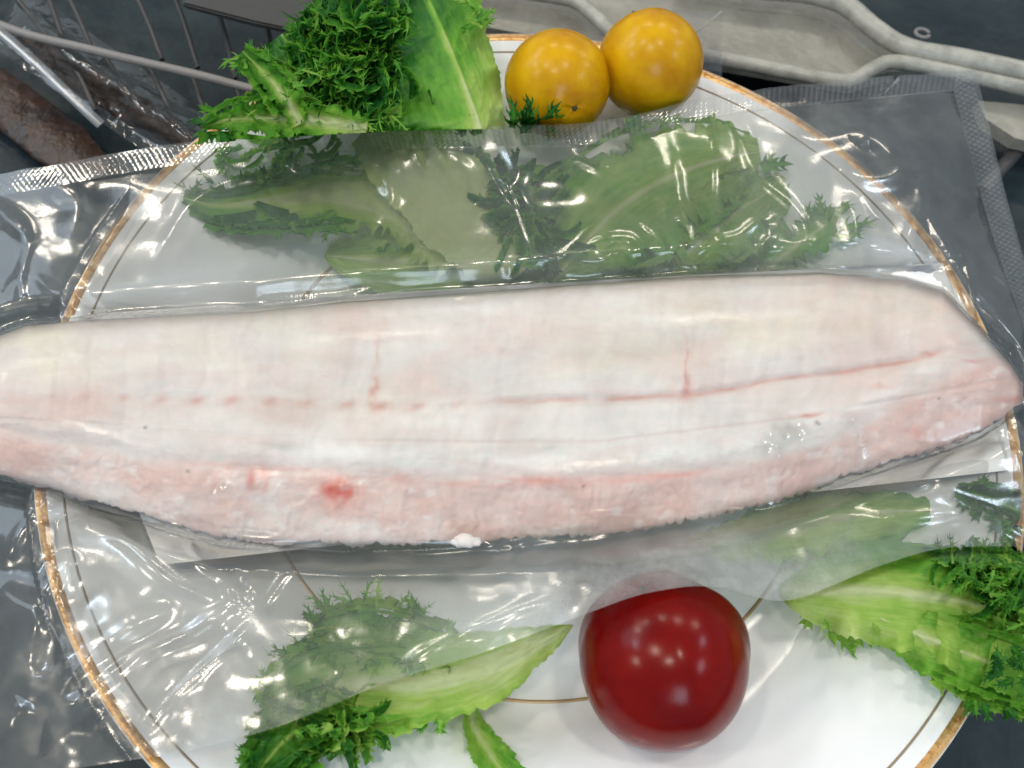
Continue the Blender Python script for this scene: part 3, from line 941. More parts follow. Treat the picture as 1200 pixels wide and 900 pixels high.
def coons(nx, ny, inset_top, inset_right, x0=-60):
    """grid over the bag in photo positions, left side off the picture"""
    u, v = np.linspace(0, 1, nx), np.linspace(0, 1, ny)
    def resamp(c, n):
        L = np.concatenate([[0], np.cumsum(np.linalg.norm(np.diff(c, axis=0), axis=1))])
        q = np.linspace(0, L[-1], n)
        return np.stack([np.interp(q, L, c[:, k]) for k in range(2)], -1)
    a, b = resamp(TOP, nx), resamp(BOT, nx)
    r = resamp(RIGHT, ny)
    l = np.stack([np.full(ny, x0), np.linspace(TOP[0, 1], BOT[0, 1], ny)], -1)
    U, Vv = u[:, None, None], v[None, :, None]
    S = (1 - Vv) * a[:, None] + Vv * b[:, None] + (1 - U) * l[None] + U * r[None] - ((1 - U) * (1 - Vv) * a[0] + U * (1 - Vv) * a[-1] + (1 - U) * Vv * b[0] + U * Vv * b[-1])
    return S


NX, NY = 640, 420
S = coons(NX, NY, 0, 0)
SX, SY = S[..., 0].copy(), S[..., 1].copy()
# inner edge of the seals: 24 px below the top edge, 26 px left of the right edge
SEAL = 24
vv = np.linspace(0, 1, NY)[None]
off = SEAL * (1 - vv) ** 2
SY = SY + off
uu = np.linspace(0, 1, NX)[:, None]
SX = SX - 25 * np.clip((uu - 0.6) / 0.4, 0, 1) ** 2 * sstep(1.0, 0.75, vv * 1.0 + 0 * uu)
FZ = film_z(SX, SY)
mesh_obj('top_film', P(SX, SY, FZ).reshape(-1, 3), grid_faces(NX, NY)[:, ::-1], m_film, bag,
         attrs={'mark': 1 + 4.2 * np.exp(-((SY - (bot_y(SX) - 26)) / 40) ** 2) * sstep(430, 600, SX) * sstep(1120, 980, SX) + 0.9 * np.exp(-((SY - (FT(SX) - 18)) / 16) ** 2) * sstep(180, 320, SX) + 0.8 * sstep(1100, 1040, SX) * sstep(830, 900, SX) * sstep(320, 280, SY),
                'gloss': 1 - 0.93 * ((SX > -40) & (SX < 1195)) * sstep(-2, 12, SY - FT(SX)) * sstep(-2, 12, FB(SX) - SY) * np.clip(0.95 + 0.3 * N2.fbm(SX / 60, SY / 40, 3), 0.8, 1) * (1 - 0.7 * glint(SX, SY))})
# back film: under the fillet, a hair below the top film elsewhere
nb1, nb2 = 200, 140
sub = coons(nb1, nb2, 0, 0)
bx, by = sub[..., 0], sub[..., 1] + 20 * (1 - np.linspace(0, 1, nb2)[None]) ** 2
infish = sstep(-30, 10, by - FT(bx)) * sstep(-30, 10, FB(bx) - by) * ((bx > -50) & (bx < 1205))
zb = np.minimum(film_plain(bx, by) - 0.0035, 1) * (1 - infish) + (fish_base(bx) - 0.0042) * infish
zb = zb + 0.0006 * N1.fbm(bx / 60, by / 60, 3)
mesh_obj('back_film', P(bx, by, zb).reshape(-1, 3), grid_faces(nb1, nb2)[:, ::-1], m_back, bag)


def seal_strip(name, outer, inner, n, m, rows, cols, amp):
    """embossed strip between two polylines"""
    U, W = np.meshgrid(np.linspace(0, 1, n), np.linspace(0, 1, m), indexing='ij')
    x = outer[:, 0][:, None] * (1 - W) + inner[:, 0][:, None] * W
    y = outer[:, 1][:, None] * (1 - W) + inner[:, 1][:, None] * W
    z = film_plain(x, y) + 0.0006 * N2.fbm(x / 45, y / 45, 2) * W + 0.0006
    kn = np.sin(U * cols * 2 * np.pi) * np.sin(W * rows * 2 * np.pi)
    fade = sstep(0.06, 0.16, W) * sstep(0.98, 0.88, W)
    z = z + amp * kn * fade * (0.6 + 0.4 * N1.fbm(U * 60, W * 3, 2))
    return mesh_obj(name, P(x, y, z).reshape(-1, 3), grid_faces(n, m)[:, ::-1], m_seal, bag, attrs={'mark': 0.55 + 1.2 * fade * np.clip(kn, 0, 1) ** 0.8 + 0.2 * kn})


nt_ = 1500
L = np.concatenate([[0], np.cumsum(np.linalg.norm(np.diff(TOP, axis=0), axis=1))])
q = np.linspace(0, L[-1], nt_)
outer = np.stack([np.interp(q, L, TOP[:, 0]), np.interp(q, L, TOP[:, 1])], -1)
outer[:, 1] += 1.2 * N3(outer[:, 0] / 30, outer[:, 0] * 0)
notch = np.abs(outer[:, 0] - 1051) < 3.2          # tear notch
outer[:, 1] += np.where(notch, 7, 0)
Ltop = np.stack([SX[:, 0], SY[:, 0]], -1)
Li = np.concatenate([[0], np.cumsum(np.linalg.norm(np.diff(Ltop, axis=0), axis=1))])
qi = np.linspace(0, Li[-1], nt_)
inner = np.stack([np.interp(qi, Li, Ltop[:, 0]), np.interp(qi, Li, Ltop[:, 1]) + 1.5], -1)
seal_strip('top_seal', outer, inner, nt_, 30, 3.0, 190, 0.00004)
nr = 700
Lr = np.concatenate([[0], np.cumsum(np.linalg.norm(np.diff(RIGHT, axis=0), axis=1))])
qr = np.linspace(0, Lr[-1] * 0.97, nr)
outer = np.stack([np.interp(qr, Lr, RIGHT[:, 0]), np.interp(qr, Lr, RIGHT[:, 1])], -1)
rs = np.stack([SX[-1], SY[-1]], -1)
inner = np.stack([np.interp(outer[:, 1], rs[:, 1], rs[:, 0]), outer[:, 1] + 3], -1)
inner[:, 0] = np.minimum(inner[:, 0], outer[:, 0] - 4)
seal_strip('side_seal', outer, inner, nr, 30, 3.0, 90, 0.00004)

# ------------------------------------------------------------------ lettuce
def in_bag(x, y):
    return (y > top_y(x) - 4) & (y < bot_y(x) + 4)


def settle(x, y, z, gap=0.0060, clip=False):
    """keep leaf points under the bag and above the plate"""
    z = z.copy()
    ty, by_ = top_y(x), bot_y(x)
    if clip:            # leaf that stays behind the seal of the bag
        y = np.minimum(y, ty + 4)
        return P(x, y, np.maximum(z, 0.026))
    over = np.maximum(np.maximum(ty - 3 - y, y - by_ - 3), 0)
    sel = over < 60
    if sel.any():
        xs_, ys_ = x[sel], y[sel]
        lim = film_plain(xs_, np.clip(ys_, ty[sel], by_[sel])) - gap + over[sel] * 0.0010
        zs = z[sel]
        m_ = 0.005
        ex = np.maximum(zs - (lim - m_), 0)
        zs = np.where(ex > 0, lim - m_ / (1 + ex / m_), zs)
        infish = (ys_ > FT(xs_) - 12) & (ys_ < FB(xs_) + 12)
        zs[infish] = np.minimum(zs[infish], 0.0150)
        z[sel] = zs
    p = P(x, y, z)
    r = np.hypot(p[..., 0], p[..., 1])
    low = plate_z(np.minimum(r, 0.135)) + 0.0010
    low = np.where(r > 0.137, -0.03, low)
    z = np.maximum(z, low)
    return P(x, y, z)


class Frill:
    def __init__(self):
        self.v, self.f, self.t, self.st, self.n = [], [], [], [], 0

    def leaflet(self, x, y, z, ang, L, w, curl, tint, rg, lobes=3):
        """small toothed frond, drawn on the photo plane and bent in height"""
        ns = 9
        s = np.linspace(0, 1, ns)
        bend = rg.uniform(-1.0, 1.0)
        a = ang + bend * s
        step = L / (ns - 1)
        cx = x + np.concatenate([[0], np.cumsum(np.cos(a[:-1]) * step)])
        cy_ = y + np.concatenate([[0], np.cumsum(np.sin(a[:-1]) * step)])
        cz = z + curl * s ** 1.6 * L * 0.00026
        hw = w * (1 - s ** 1.5) * (0.85 + 0.3 * np.sin(s * 9 + rg.random() * 6))
        hw[-1] = 0.15
        nxn, nyn = -np.sin(a), np.cos(a)
        roll = rg.uniform(-0.9, 0.9)
        base = self.n
        row = []
        for sg in (-1, 0, 1):
            row.append(np.stack([cx + sg * hw * nxn, cy_ + sg * hw * nyn, cz + sg * hw * 0.00026 * roll + (0.0003 * w / 5 if sg else 0)], -1))
        V = np.stack(row, 1).reshape(-1, 3)
        self.v.append(V)
        for i in range(ns - 1):
            for k in (0, 1):
                self.f.append([base + i * 3 + k, base + (i + 1) * 3 + k, base + (i + 1) * 3 + k + 1, base + i * 3 + k + 1])
        tt_ = np.repeat(tint + 0.10 * s + rg.uniform(-0.1, 0.1), 3) + np.tile([0.04, -0.12, 0.04], ns)
        self.t.append(tt_)
        self.n += len(V)
        # side teeth
        for j in range(lobes * 2):
            i = 1 + int((ns - 3) * (j // 2 + rg.random() * 0.6) / lobes)
            sg = -1 if j % 2 else 1
            ta = a[i] + sg * rg.uniform(0.5, 1.1)
            tl = L * rg.uniform(0.16, 0.34) * (1 - 0.5 * s[i]) + w * 0.6
            bw = w * rg.uniform(0.28, 0.5)
            ox, oy, oz = cx[i] + sg * hw[i] * 0.7 * nxn[i], cy_[i] + sg * hw[i] * 0.7 * nyn[i], cz[i]
            zt = rg.uniform(-0.2, 1.0) * tl * 0.00022
            ca, sa = math.cos(ta), math.sin(ta)
            ca2, sa2 = math.cos(ta - sg * 0.5), math.sin(ta - sg * 0.5)
            q = np.array([(ox - bw * sa, oy + bw * ca, oz), (ox + bw * sa, oy - bw * ca, oz),
                          (ox + tl * 0.55 * ca + bw * 0.5 * sa, oy + tl * 0.55 * sa - bw * 0.5 * ca, oz + zt * 0.4), (ox + tl * 0.55 * ca - bw * 0.5 * sa, oy + tl * 0.55 * sa + bw * 0.5 * ca, oz + zt * 0.4),
                          (ox + tl * 0.55 * ca + tl * 0.5 * ca2, oy + tl * 0.55 * sa + tl * 0.5 * sa2, oz + zt)])
            b0 = self.n
            self.v.append(q)
            self.f += [[b0, b0 + 1, b0 + 2, b0 + 3], [b0 + 3, b0 + 2, b0 + 4]]
            self.t.append(np.full(5, tint + 0.05 + rg.uniform(-0.12, 0.12)))
            self.n += 5

    def ruffle(self, x, y, z, ang, L, W, waves, tint, rg, bend=None, amp=1.0):
        """crinkled ribbon: smooth foot, curly toothed free edge"""
        ns, nw = int(10 + waves * 9), 5
        s = np.linspace(0, 1, ns)
        a = ang + (rg.uniform(-2.2, 2.2) if bend is None else bend) * s
        st = L / (ns - 1)
        cx = x + np.concatenate([[0], np.cumsum(np.cos(a[:-1]) * st)])
        cy_ = y + np.concatenate([[0], np.cumsum(np.sin(a[:-1]) * st)])
        ph = 2 * np.pi * waves * s + rg.uniform(0, 6.28) + 1.2 * np.sin(s * 7 + rg.uniform(0, 6))
        sg = rg.choice((-1, 1))
        nxn, nyn = -np.sin(a) * sg, np.cos(a) * sg
        tx, ty = np.cos(a), np.sin(a)
        env = np.clip(np.sin(np.pi * np.clip(s, 0.02, 0.98)), 0.15, 1) ** 0.4
        tooth = np.array([rg.uniform(0.70, 1.35) for _ in s])
        V, tn = [], []
        for k in range(nw):
            t = k / (nw - 1)
            reach = W * env * (t if k < nw - 1 else 0.86 * tooth)
            sway = 0.34 * W * t ** 1.4 * np.sin(ph) * amp
            V.append(np.stack([cx + nxn * reach + tx * sway, cy_ + nyn * reach + ty * sway,
                               z + (0.45 * W * t + 0.42 * W * t ** 1.3 * np.cos(ph) * amp) * 0.00026], -1))
            tn.append(tint - 0.30 * t ** 4 + 0.12 * (1 - t) + 0.06 * np.cos(ph))
        V = np.stack(V, 1)
        b0 = self.n
        self.v.append(V.reshape(-1, 3))
        self.f += (grid_faces(ns, nw) + b0).tolist()
        self.t.append(np.stack(tn, 1).ravel())
        self.n += ns * nw

    def ribbon(self, c, Nn, side, s0, s1, W, period, tint, rg, inner=0.8, zoff=0.001, amp=1.0, up=0.5):
        """continuous crinkled margin following the edge of a blade"""
        L = np.concatenate([[0], np.cumsum(np.linalg.norm(np.diff(c[:, :2], axis=0), axis=1))])
        u = L / L[-1]
        length = L[-1] * (s1 - s0)
        ns, nw = max(24, int(length / 2.0)), 6
        s = np.linspace(0, 1, ns)
        q = s0 + (s1 - s0) * s
        g = lambda a: np.interp(q, u, a)
        wd = g(c[:, 3] if side > 0 else c[:, 4])
        nxn, nyn = g(Nn[:, 0]) * side, g(Nn[:, 1]) * side
        tx, ty = g(Nn[:, 1]), -g(Nn[:, 0])
        cx, cy_, cz = g(c[:, 0]) + nxn * wd * inner, g(c[:, 1]) + nyn * wd * inner, g(c[:, 2])
        per = period * rg.uniform(0.85, 1.15)
        ph = 2 * np.pi * (s * length + 5 * N1.fbm(s * length / 16 + rg.uniform(0, 50), s * 0, 2)) / per + rg.uniform(0, 6.28)
        size = 0.75 + 0.6 * N2.fbm(s * length / 24 + rg.uniform(0, 50), s * 0 + 2.5, 2)
        env = np.clip(np.minimum(s, 1 - s) * 8, 0.2, 1) * size
        tooth = np.array([rg.uniform(0.70, 1.32) for _ in s])
        V, tn = [], []
        for k in range(nw):
            t = k / (nw - 1)
            reach = W * env * (t if k < nw - 1 else 0.84 * tooth)
            sway = 0.42 * W * t ** 1.4 * np.sin(ph) * amp
            V.append(np.stack([cx + nxn * reach + tx * sway, cy_ + nyn * reach + ty * sway,
                               cz + zoff + (up * W * t + 0.55 * W * t ** 1.3 * np.cos(ph) * amp * size) * 0.00026], -1))
            tn.append(tint - 0.20 * t ** 4 + 0.10 * np.cos(ph) * t + 0.15 * (q - 0.5))
        b0 = self.n
        self.v.append(np.stack(V, 1).reshape(-1, 3))
        self.f += (grid_faces(ns, nw) + b0).tolist()
        self.t.append(np.stack(tn, 1).ravel())
        self.n += ns * nw

    def margin(self, c, Nn, rg, s0, s1, W, tint, layers=2, sides=(-1, 1), period=17):
        for sd in sides:
            for k in range(layers):
                self.ribbon(c, Nn, sd, s0 + 0.05 * k, s1, W * (1 - 0.18 * k), period, tint + 0.07 * k, rg, 0.86 - 0.20 * k, 0.0008 + 0.0012 * k)

    def build(self, parent, name='frill', clip=False):
        v = np.vstack(self.v)
        p = settle(v[:, 0], v[:, 1], v[:, 2], clip=clip)
        o = mesh_obj(name, p, self.f, m_leaf, parent, attrs={'tint': np.concatenate(self.t)}, uv=v[:, :2] / 60.0)
        o['kind'] = 'stuff'
        return o


def blade(parent, spine, tint, ruffle=0.004, freq=9, teeth=0.12, cup=0.0, seed=0, name='blade', nS=150, nT=33, rib=0.25, tedge=0.25, tend=0.2, tside=0.0, gap=0.0065, clip=False):
    """spine rows: (px, py, z, half width right, half width left); tint = base tone"""
    c = smooth_curve(spine, nS)
    T = np.gradient(c[:, :2], axis=0)
    T /= np.linalg.norm(T, axis=1)[:, None] + 1e-9
    Nn = np.stack([-T[:, 1], T[:, 0]], -1)
    s = np.linspace(0, 1, nS)
    t = np.linspace(-1, 1, nT)
    Sg, Tg = np.meshgrid(s, t, indexing='ij')
    wv = np.where(Tg > 0, c[:, 3][:, None], c[:, 4][:, None])
    if not clip:
        wv = wv * np.sqrt(np.clip(1 - (1 - np.clip(Sg / 0.10, 0, 1)) ** 2, 0.002, 1))
    sgn = np.sign(Tg)
    rid = lambda q, k: 1 - 2.2 * np.abs(N1(q, sgn * 3.5 + k + 0 * q))
    q = Sg * freq * 2.6 + seed * 5.1
    tooth = 1 + teeth * (0.9 * rid(q, 0.5) + 0.7 * rid(q * 2.3, 9.5) + 0.4 * rid(q * 5.1, 17.5) - 0.8) * np.abs(Tg) ** 2
    x = c[:, 0][:, None] + Nn[:, 0][:, None] * Tg * wv * tooth
    y = c[:, 1][:, None] + Nn[:, 1][:, None] * Tg * wv * tooth
    rf = ruffle * np.abs(Tg) ** 2.2 * (np.sin(2 * np.pi * freq * Sg + seed + 1.3 * np.sign(Tg)) + 0.7 * N2.fbm(Sg * freq * 2.2 + seed, Tg * 1.5 + seed, 3))
    z = c[:, 2][:, None] + cup * Tg ** 2 + rf + 0.0009 * N3.fbm(Sg * 14 + seed, Tg * 3, 3) - 0.0008 * np.exp(-(Tg / 0.16) ** 2) * 0
    # raised midrib
    ribw = np.clip(rib * (1.15 - Sg), 0.04, 1)
    z = z + 0.0014 * np.exp(-(Tg / (ribw * 0.6)) ** 2) * (1 - 0.6 * Sg)
    tn = tint + tedge * np.abs(Tg) ** 1.5 + tend * Sg - 0.42 * np.exp(-(Tg / ribw) ** 2) + 0.14 * N1.fbm(Sg * 9 + seed, Tg * 4, 3)
    tn = tn + tside * Tg
    # branching side veins
    vein = np.exp(-((((Sg * 8 - np.abs(Tg) * 2.2 + 0.6 * N3.fbm(Sg * 5 + seed, Tg * 2 + seed, 3) + 0.37 * np.sign(Tg)) % 1) - 0.5) / 0.09) ** 2) * sstep(0.95, 0.3, np.abs(Tg))
    tn = tn - 0.07 * vein * np.clip(0.5 + 1.5 * N2.fbm(Sg * 6 + seed, Tg * 3, 2), 0, 1.4)
    z = z + 0.0004 * vein
    p = settle(x, y, z, gap, clip)
    o = mesh_obj(name, p.reshape(-1, 3), grid_faces(nS, nT), m_leaf, parent, attrs={'tint': np.clip(tn, -0.25, 1).ravel()}, uv=np.stack([Sg * 1.5, Tg * 0.5], -1))
    return c, Nn, s


def edge_frill(fr, c, Nn, n, rg, s0=0.2, s1=1.0, L=(16, 34), w=(3, 6), tint=0.7, side=(-1, 1), spread=0.7, zup=(0, 1.2), inner=0.75, lobes=3):
    for _ in range(n):
        i = int(rg.uniform(s0, s1) * (len(c) - 1))
        sg = rg.choice(side)
        wd = c[i, 3] if sg > 0 else c[i, 4]
        t = rg.uniform(inner, 1.0)
        x, y = c[i, 0] + Nn[i, 0] * sg * wd * t, c[i, 1] + Nn[i, 1] * sg * wd * t
        tan = np.array([Nn[i, 1], -Nn[i, 0]])
        d = Nn[i] * sg + tan * rg.uniform(-0.1, 0.9)
        ang = math.atan2(d[1], d[0]) + rg.uniform(-spread, spread)
        fr.leaflet(x, y, c[i, 2] + rg.uniform(-0.001, 0.004), ang, rg.uniform(*L), rg.uniform(*w), rg.uniform(*zup), tint + rg.uniform(-0.15, 0.15), rg, lobes)


def fill_frill(fr, poly, n, rg, zfn, L, w, tint, ang=None, lobes=3, zup=(0, 1.5)):
    poly = np.array(poly, float)
    lo, hi = poly.min(0), poly.max(0)
    def inside(x, y):
        r = False
        j = len(poly) - 1
        for i in range(len(poly)):
            if (poly[i, 1] > y) != (poly[j, 1] > y) and x < (poly[j, 0] - poly[i, 0]) * (y - poly[i, 1]) / (poly[j, 1] - poly[i, 1]) + poly[i, 0]:
                r = not r
            j = i
        return r
    k = 0
    while k < n:
        x, y = rg.uniform(lo[0], hi[0]), rg.uniform(lo[1], hi[1])
        if not inside(x, y):
            continue
        k += 1
        a = rg.uniform(0, 6.283) if ang is None else ang(x, y) + rg.gauss(0, 0.7)
        tv = tint(x, y) if callable(tint) else tint
        fr.leaflet(x, y, zfn(x, y) + rg.uniform(-0.003, 0.004), a, rg.uniform(*L), rg.uniform(*w), rg.uniform(*zup), tv + rg.uniform(-0.2, 0.15), rg, lobes)


rg = random.Random(11)
# 1. the big curly head behind the bag
head = empty('lettuce_leaf')
tag(head, 'big curly dark green lettuce leaf standing behind the bag, left of the yellow tomatoes', 'lettuce')
c, Nn, s = blade(head, [(572, 175, .036, 24, 70), (560, 140, .038, 32, 110), (545, 100, .040, 44, 120), (525, 50, .043, 50, 120), (502, 0, .046, 62, 120), (480, -50, .050, 60, 120)], 0.26, 0.003, 5, 0.03, -0.006, 1, rib=0.05, tedge=0.05, tend=0.68, tside=-0.30, clip=True)
c2, Nn2, s2 = blade(head, [(520, 140, .034, 30, 24), (460, 130, .036, 40, 30), (410, 112, .037, 56, 40), (360, 80, .038, 56, 60), (330, 40, .038, 30, 40)], 0.60, 0.006, 9, 0.2, 0.004, 2, rib=0.2, clip=True)
c3, Nn3, s3 = blade(head, [(430, 150, .046, 14, 16), (380, 142, .047, 20, 24), (320, 138, .046, 24, 26), (270, 140, .042, 18, 17), (236, 150, .036, 5, 5)], 0.30, 0.004, 7, 0.22, 0.004, 3, rib=0.35, tedge=0.25, tend=0.25, clip=True)
c4, Nn4, s4 = blade(head, [(352, 145, .048, 14, 14), (332, 112, .050, 20, 18), (308, 84, .050, 15, 15), (284, 60, .048, 5, 5)], 0.32, 0.004, 5, 0.22, 0.003, 4, nS=50, nT=15, rib=0.35, tend=0.3, clip=True)
fr = Frill()
zt = lambda x, y: 0.036 + 0.010 * max(0, (150 - y) / 150) + 0.004 * N1(x / 30, y / 30)


def fill_ruffle(fr, poly, n, rg, zfn, L, W, tint, waves=(2.5, 5), amp=1.2):
    poly = np.array(poly, float)
    lo, hi = poly.min(0), poly.max(0)
    cen_ = poly.mean(0)
    for _ in range(n):
        for _try in range(50):
            k = [rg.random() ** 0.8 for _ in range(len(poly))]
            w_ = np.array(k) ** 3
            x, y = (poly * w_[:, None]).sum(0) / w_.sum()
            break
        fr.ruffle(x, y, zfn(x, y) + rg.uniform(-0.005, 0.003), rg.uniform(0, 6.28), rg.uniform(*L), rg.uniform(*W), rg.uniform(*waves), tint + rg.uniform(-0.18, 0.12), rg, amp=amp)


CROWN = [(352, -20), (440, -25), (500, -20), (480, 40), (462, 90), (440, 138), (380, 146), (330, 140), (345, 100), (372, 40)]
fill_ruffle(fr, CROWN, 330, rg, zt, (30, 64), (9, 17), 0.78, (3.5, 6.5), 1.6)
fill_frill(fr, [(330, 60), (372, 10), (400, 60), (380, 120), (320, 130)], 60, rg, zt, (22, 46), (1.5, 3.0), 0.62, lobes=3)
fill_frill(fr, [(300, 120), (420, 110), (470, 138), (330, 146)], 60, rg, lambda x, y: zt(x, y) + 0.003, (20, 42), (1.5, 3.2), 0.54, lobes=3)
fill_frill(fr, CROWN, 90, rg, zt, (20, 40), (1.8, 3.2), 0.74, lobes=2)
fill_ruffle(fr, [(270, 140), (300, 100), (340, 95), (430, 120), (470, 150), (350, 156)], 70, rg, lambda x, y: zt(x, y) - 0.001, (30, 60), (9, 17), 0.70, (3.5, 6), 1.5)
fr.margin(c2, Nn2, rg, 0.3, 1.0, 22, 0.68, 2)
fr.margin(c3, Nn3, rg, 0.25, 1.0, 11, 0.52, 1)
fr.margin(c4, Nn4, rg, 0.15, 1.0, 10, 0.52, 1)
edge_frill(fr, c2, Nn2, 16, rg, 0.25, 1.0, (16, 36), (3.5, 7), 0.68, inner=0.7, lobes=2)
edge_frill(fr, c3, Nn3, 14, rg, 0.25, 1.0, (14, 32), (3.5, 7), 0.66, inner=0.75, lobes=2)
edge_frill(fr, c4, Nn4, 10, rg, 0.2, 1.0, (16, 34), (3, 6), 0.62, inner=0.6, lobes=2)
fill_frill(fr, [(540, -10), (560, -10), (575, 30), (555, 30)], 12, rg, zt, (14, 30), (2.5, 5), 0.5, lobes=3)
fr.build(head, clip=True)

# 2. pale ribbed leaf under the bag, left, with a dark toothed tip
l2 = empty('lettuce_leaf')
tag(l2, 'pale ribbed lettuce leaf with dark toothed tip under the bag, above the fish at left', 'lettuce')
c, Nn, s = blade(l2, [(600, 330, .012, 30, 36), (540, 280, .016, 46, 52), (470, 240, .019, 48, 56), (400, 225, .020, 36, 44), (330, 232, .019, 24, 40), (260, 240, .017, 14, 26), (215, 232, .016, 4, 6)], -0.06, 0.003, 7, 0.20, 0.001, 5, rib=0.6, tedge=0.22, tend=0.56)
fr = Frill()
fr.margin(c, Nn, rg, 0.45, 1.0, 15, 0.60, 2)
edge_frill(fr, c, Nn, 12, rg, 0.6, 1.0, (10, 24), (3, 6), 0.74, inner=0.7, lobes=2)
edge_frill(fr, c, Nn, 12, rg, 0.25, 0.6, (14, 26), (4, 7), 0.5, inner=0.5, lobes=3)
fill_ruffle(fr, [(236, 172), (300, 164), (420, 158), (430, 176), (330, 186), (260, 184)], 22, rg, lambda x, y: 0.0245, (26, 50), (7, 13), 0.56, (3, 5), 1.4)
for (x, y, a, L_) in [(330, 215, 3.0, 60), (360, 250, 3.3, 60), (300, 245, 2.9, 50)]:
    fr.ruffle(x, y, .019, a, L_, 18, 4, 0.72, rg, 0.2)
blade(l2, [(610, 322, .020, 40, 46), (560, 262, .022, 56, 60), (510, 210, .026, 56, 62), (470, 170, .028, 50, 56), (440, 140, .028, 40, 44)], -0.12, 0.002, 4, 0.05, 0.0, 6, name='rib_blade', rib=0.5, tedge=0.10, tend=0.08, gap=0.0050)
fr.leaflet(238, 232, .018, 3.6, 40, 4, 0.4, 0.9, rg, 2)
fr.leaflet(250, 215, .018, 3.9, 34, 3, 0.4, 0.85, rg, 2)
fr.build(l2)

l9 = empty('lettuce_leaf')
tag(l9, 'flat mid-green lettuce leaf lowest under the bag along the upper edge of the fish', 'lettuce')
blade(l9, [(380, 300, .008, 20, 24), (470, 305, .011, 50, 50), (570, 290, .012, 60, 80), (680, 270, .013, 70, 90), (790, 265, .013, 70, 80), (880, 275, .012, 40, 50), (930, 285, .011, 8, 8)], 0.34, 0.002, 6, 0.12, 0.0, 31, rib=0.12, tedge=0.08, tend=0.05, gap=0.0085)
# 3. broad green leaf under the bag, upper right, with tips at the right
l3 = empty('lettuce_leaf')
tag(l3, 'broad green lettuce leaf under the bag below the yellow tomatoes', 'lettuce')
c, Nn, s = blade(l3, [(640, 345, .012, 20, 40), (680, 290, .017, 60, 70), (730, 240, .021, 85, 85), (790, 205, .022, 80, 72), (850, 185, .021, 60, 46), (890, 178, .020, 14, 16)], 0.44, 0.004, 7, 0.20, 0.001, 8, rib=0.07, tedge=0.08, tend=-0.16)
c5, Nn5, s5 = blade(l3, [(760, 330, .012, 20, 26), (810, 290, .017, 46, 40), (860, 250, .019, 52, 46), (900, 225, .019, 30, 30), (915, 205, .018, 8, 8)], 0.30, 0.003, 6, 0.2, 0.001, 9, rib=0.12, tedge=0.10, tend=0.05)
fr = Frill()
fr.margin(c, Nn, rg, 0.2, 0.97, 14, 0.44, 1)
fr.margin(c5, Nn5, rg, 0.2, 0.97, 12, 0.36, 1)
fill_ruffle(fr, [(560, 175), (615, 180), (650, 250), (640, 330), (605, 300), (585, 240)], 46, rg, lambda x, y: 0.028, (30, 60), (9, 16), 0.80, (3.5, 6), 1.5)
fr.leaflet(893, 198, .021, -0.4, 38, 8, 0.5, 0.68, rg, 3)
fr.leaflet(900, 196, .021, -1.2, 24, 4, 0.5, 0.62, rg, 2)
for (x, y, a, L_) in [(600, 150, -1.35, 40), (612, 148, -1.1, 30), (622, 150, -1.5, 42), (632, 148, -0.9, 40), (640, 150, -0.7, 28), (616, 156, -1.7, 36), (543, 160, -1.9, 30), (560, 158, -1.9, 26), (735, 150, -0.9, 22), (741, 146, -0.4, 16)]:
    fr.leaflet(x, y, .050, a, L_, 6, 0.6, 0.80, rg, 3)
fr.build(l3)

# 4. tip at right under the bag
l4 = empty('lettuce_leaf')
tag(l4, 'small grey-green toothed lettuce tip under the bag, above the right end of the fish', 'lettuce')
c, Nn, s = blade(l4, [(890, 325, .016, 12, 12), (930, 290, .019, 26, 26), (965, 265, .020, 20, 24), (992, 240, .020, 4, 6)], 0.34, 0.002, 4, 0.35, 0.0, 12, nS=60, nT=17, rib=0.15, tend=0.1)
fr = Frill()
for (x, y, a, L_) in [(975, 255, -0.9, 34), (968, 262, -1.6, 26), (985, 268, -0.15, 46), (950, 262, -1.9, 28), (960, 250, -1.3, 26), (978, 276, 0.1, 36)]:
    fr.leaflet(x, y, .021, a, L_, 5, 0.3, 0.55, rg, 3)
fr.build(l4)

# 5. front left leaf
l5 = empty('lettuce_leaf')
tag(l5, 'frilly lettuce leaf at the front left, half covered by the bag edge', 'lettuce')
c, Nn, s = blade(l5, [(672, 732, .022, 4, 6), (625, 755, .022, 24, 26), (560, 785, .021, 48, 46), (490, 800, .020, 62, 52), (420, 800, .019, 62, 62), (360, 808, .017, 50, 62), (310, 830, .015, 14, 20)], 0.10, 0.003, 6, 0.07, 0.002, 15, rib=0.30, tedge=0.10, tend=0.36)
c6, Nn6, s6 = blade(l5, [(560, 780, .015, 18, 18), (500, 755, .016, 30, 26), (440, 738, .016, 30, 28), (390, 735, .015, 20, 18), (360, 740, .014, 5, 5)], 0.34, 0.004, 6, 0.25, 0.002, 16, nS=70, nT=19, rib=0.2)
c7, Nn7, s7 = blade(l5, [(420, 815, .017, 10, 10), (380, 835, .020, 34, 34), (340, 862, .021, 38, 40), (310, 895, .020, 20, 20), (300, 915, .019, 6, 6)], 0.50, 0.007, 6, 0.25, 0.003, 17, nS=70, nT=19, rib=0.12)
fr = Frill()
fr.margin(c, Nn, rg, 0.50, 1.0, 18, 0.40, 2)
fr.margin(c6, Nn6, rg, 0.15, 1.0, 16, 0.36, 2)
edge_frill(fr, c6, Nn6, 34, rg, 0.25, 1.0, (20, 44), (1.5, 3), 0.50, inner=0.8, lobes=3)
edge_frill(fr, c, Nn, 40, rg, 0.6, 1.0, (20, 40), (1.5, 3), 0.50, inner=0.8, lobes=3)
fr.margin(c7, Nn7, rg, 0.1, 1.0, 20, 0.58, 3)
edge_frill(fr, c, Nn, 16, rg, 0.45, 1.0, (14, 30), (4, 8), 0.56, inner=0.75, lobes=3)
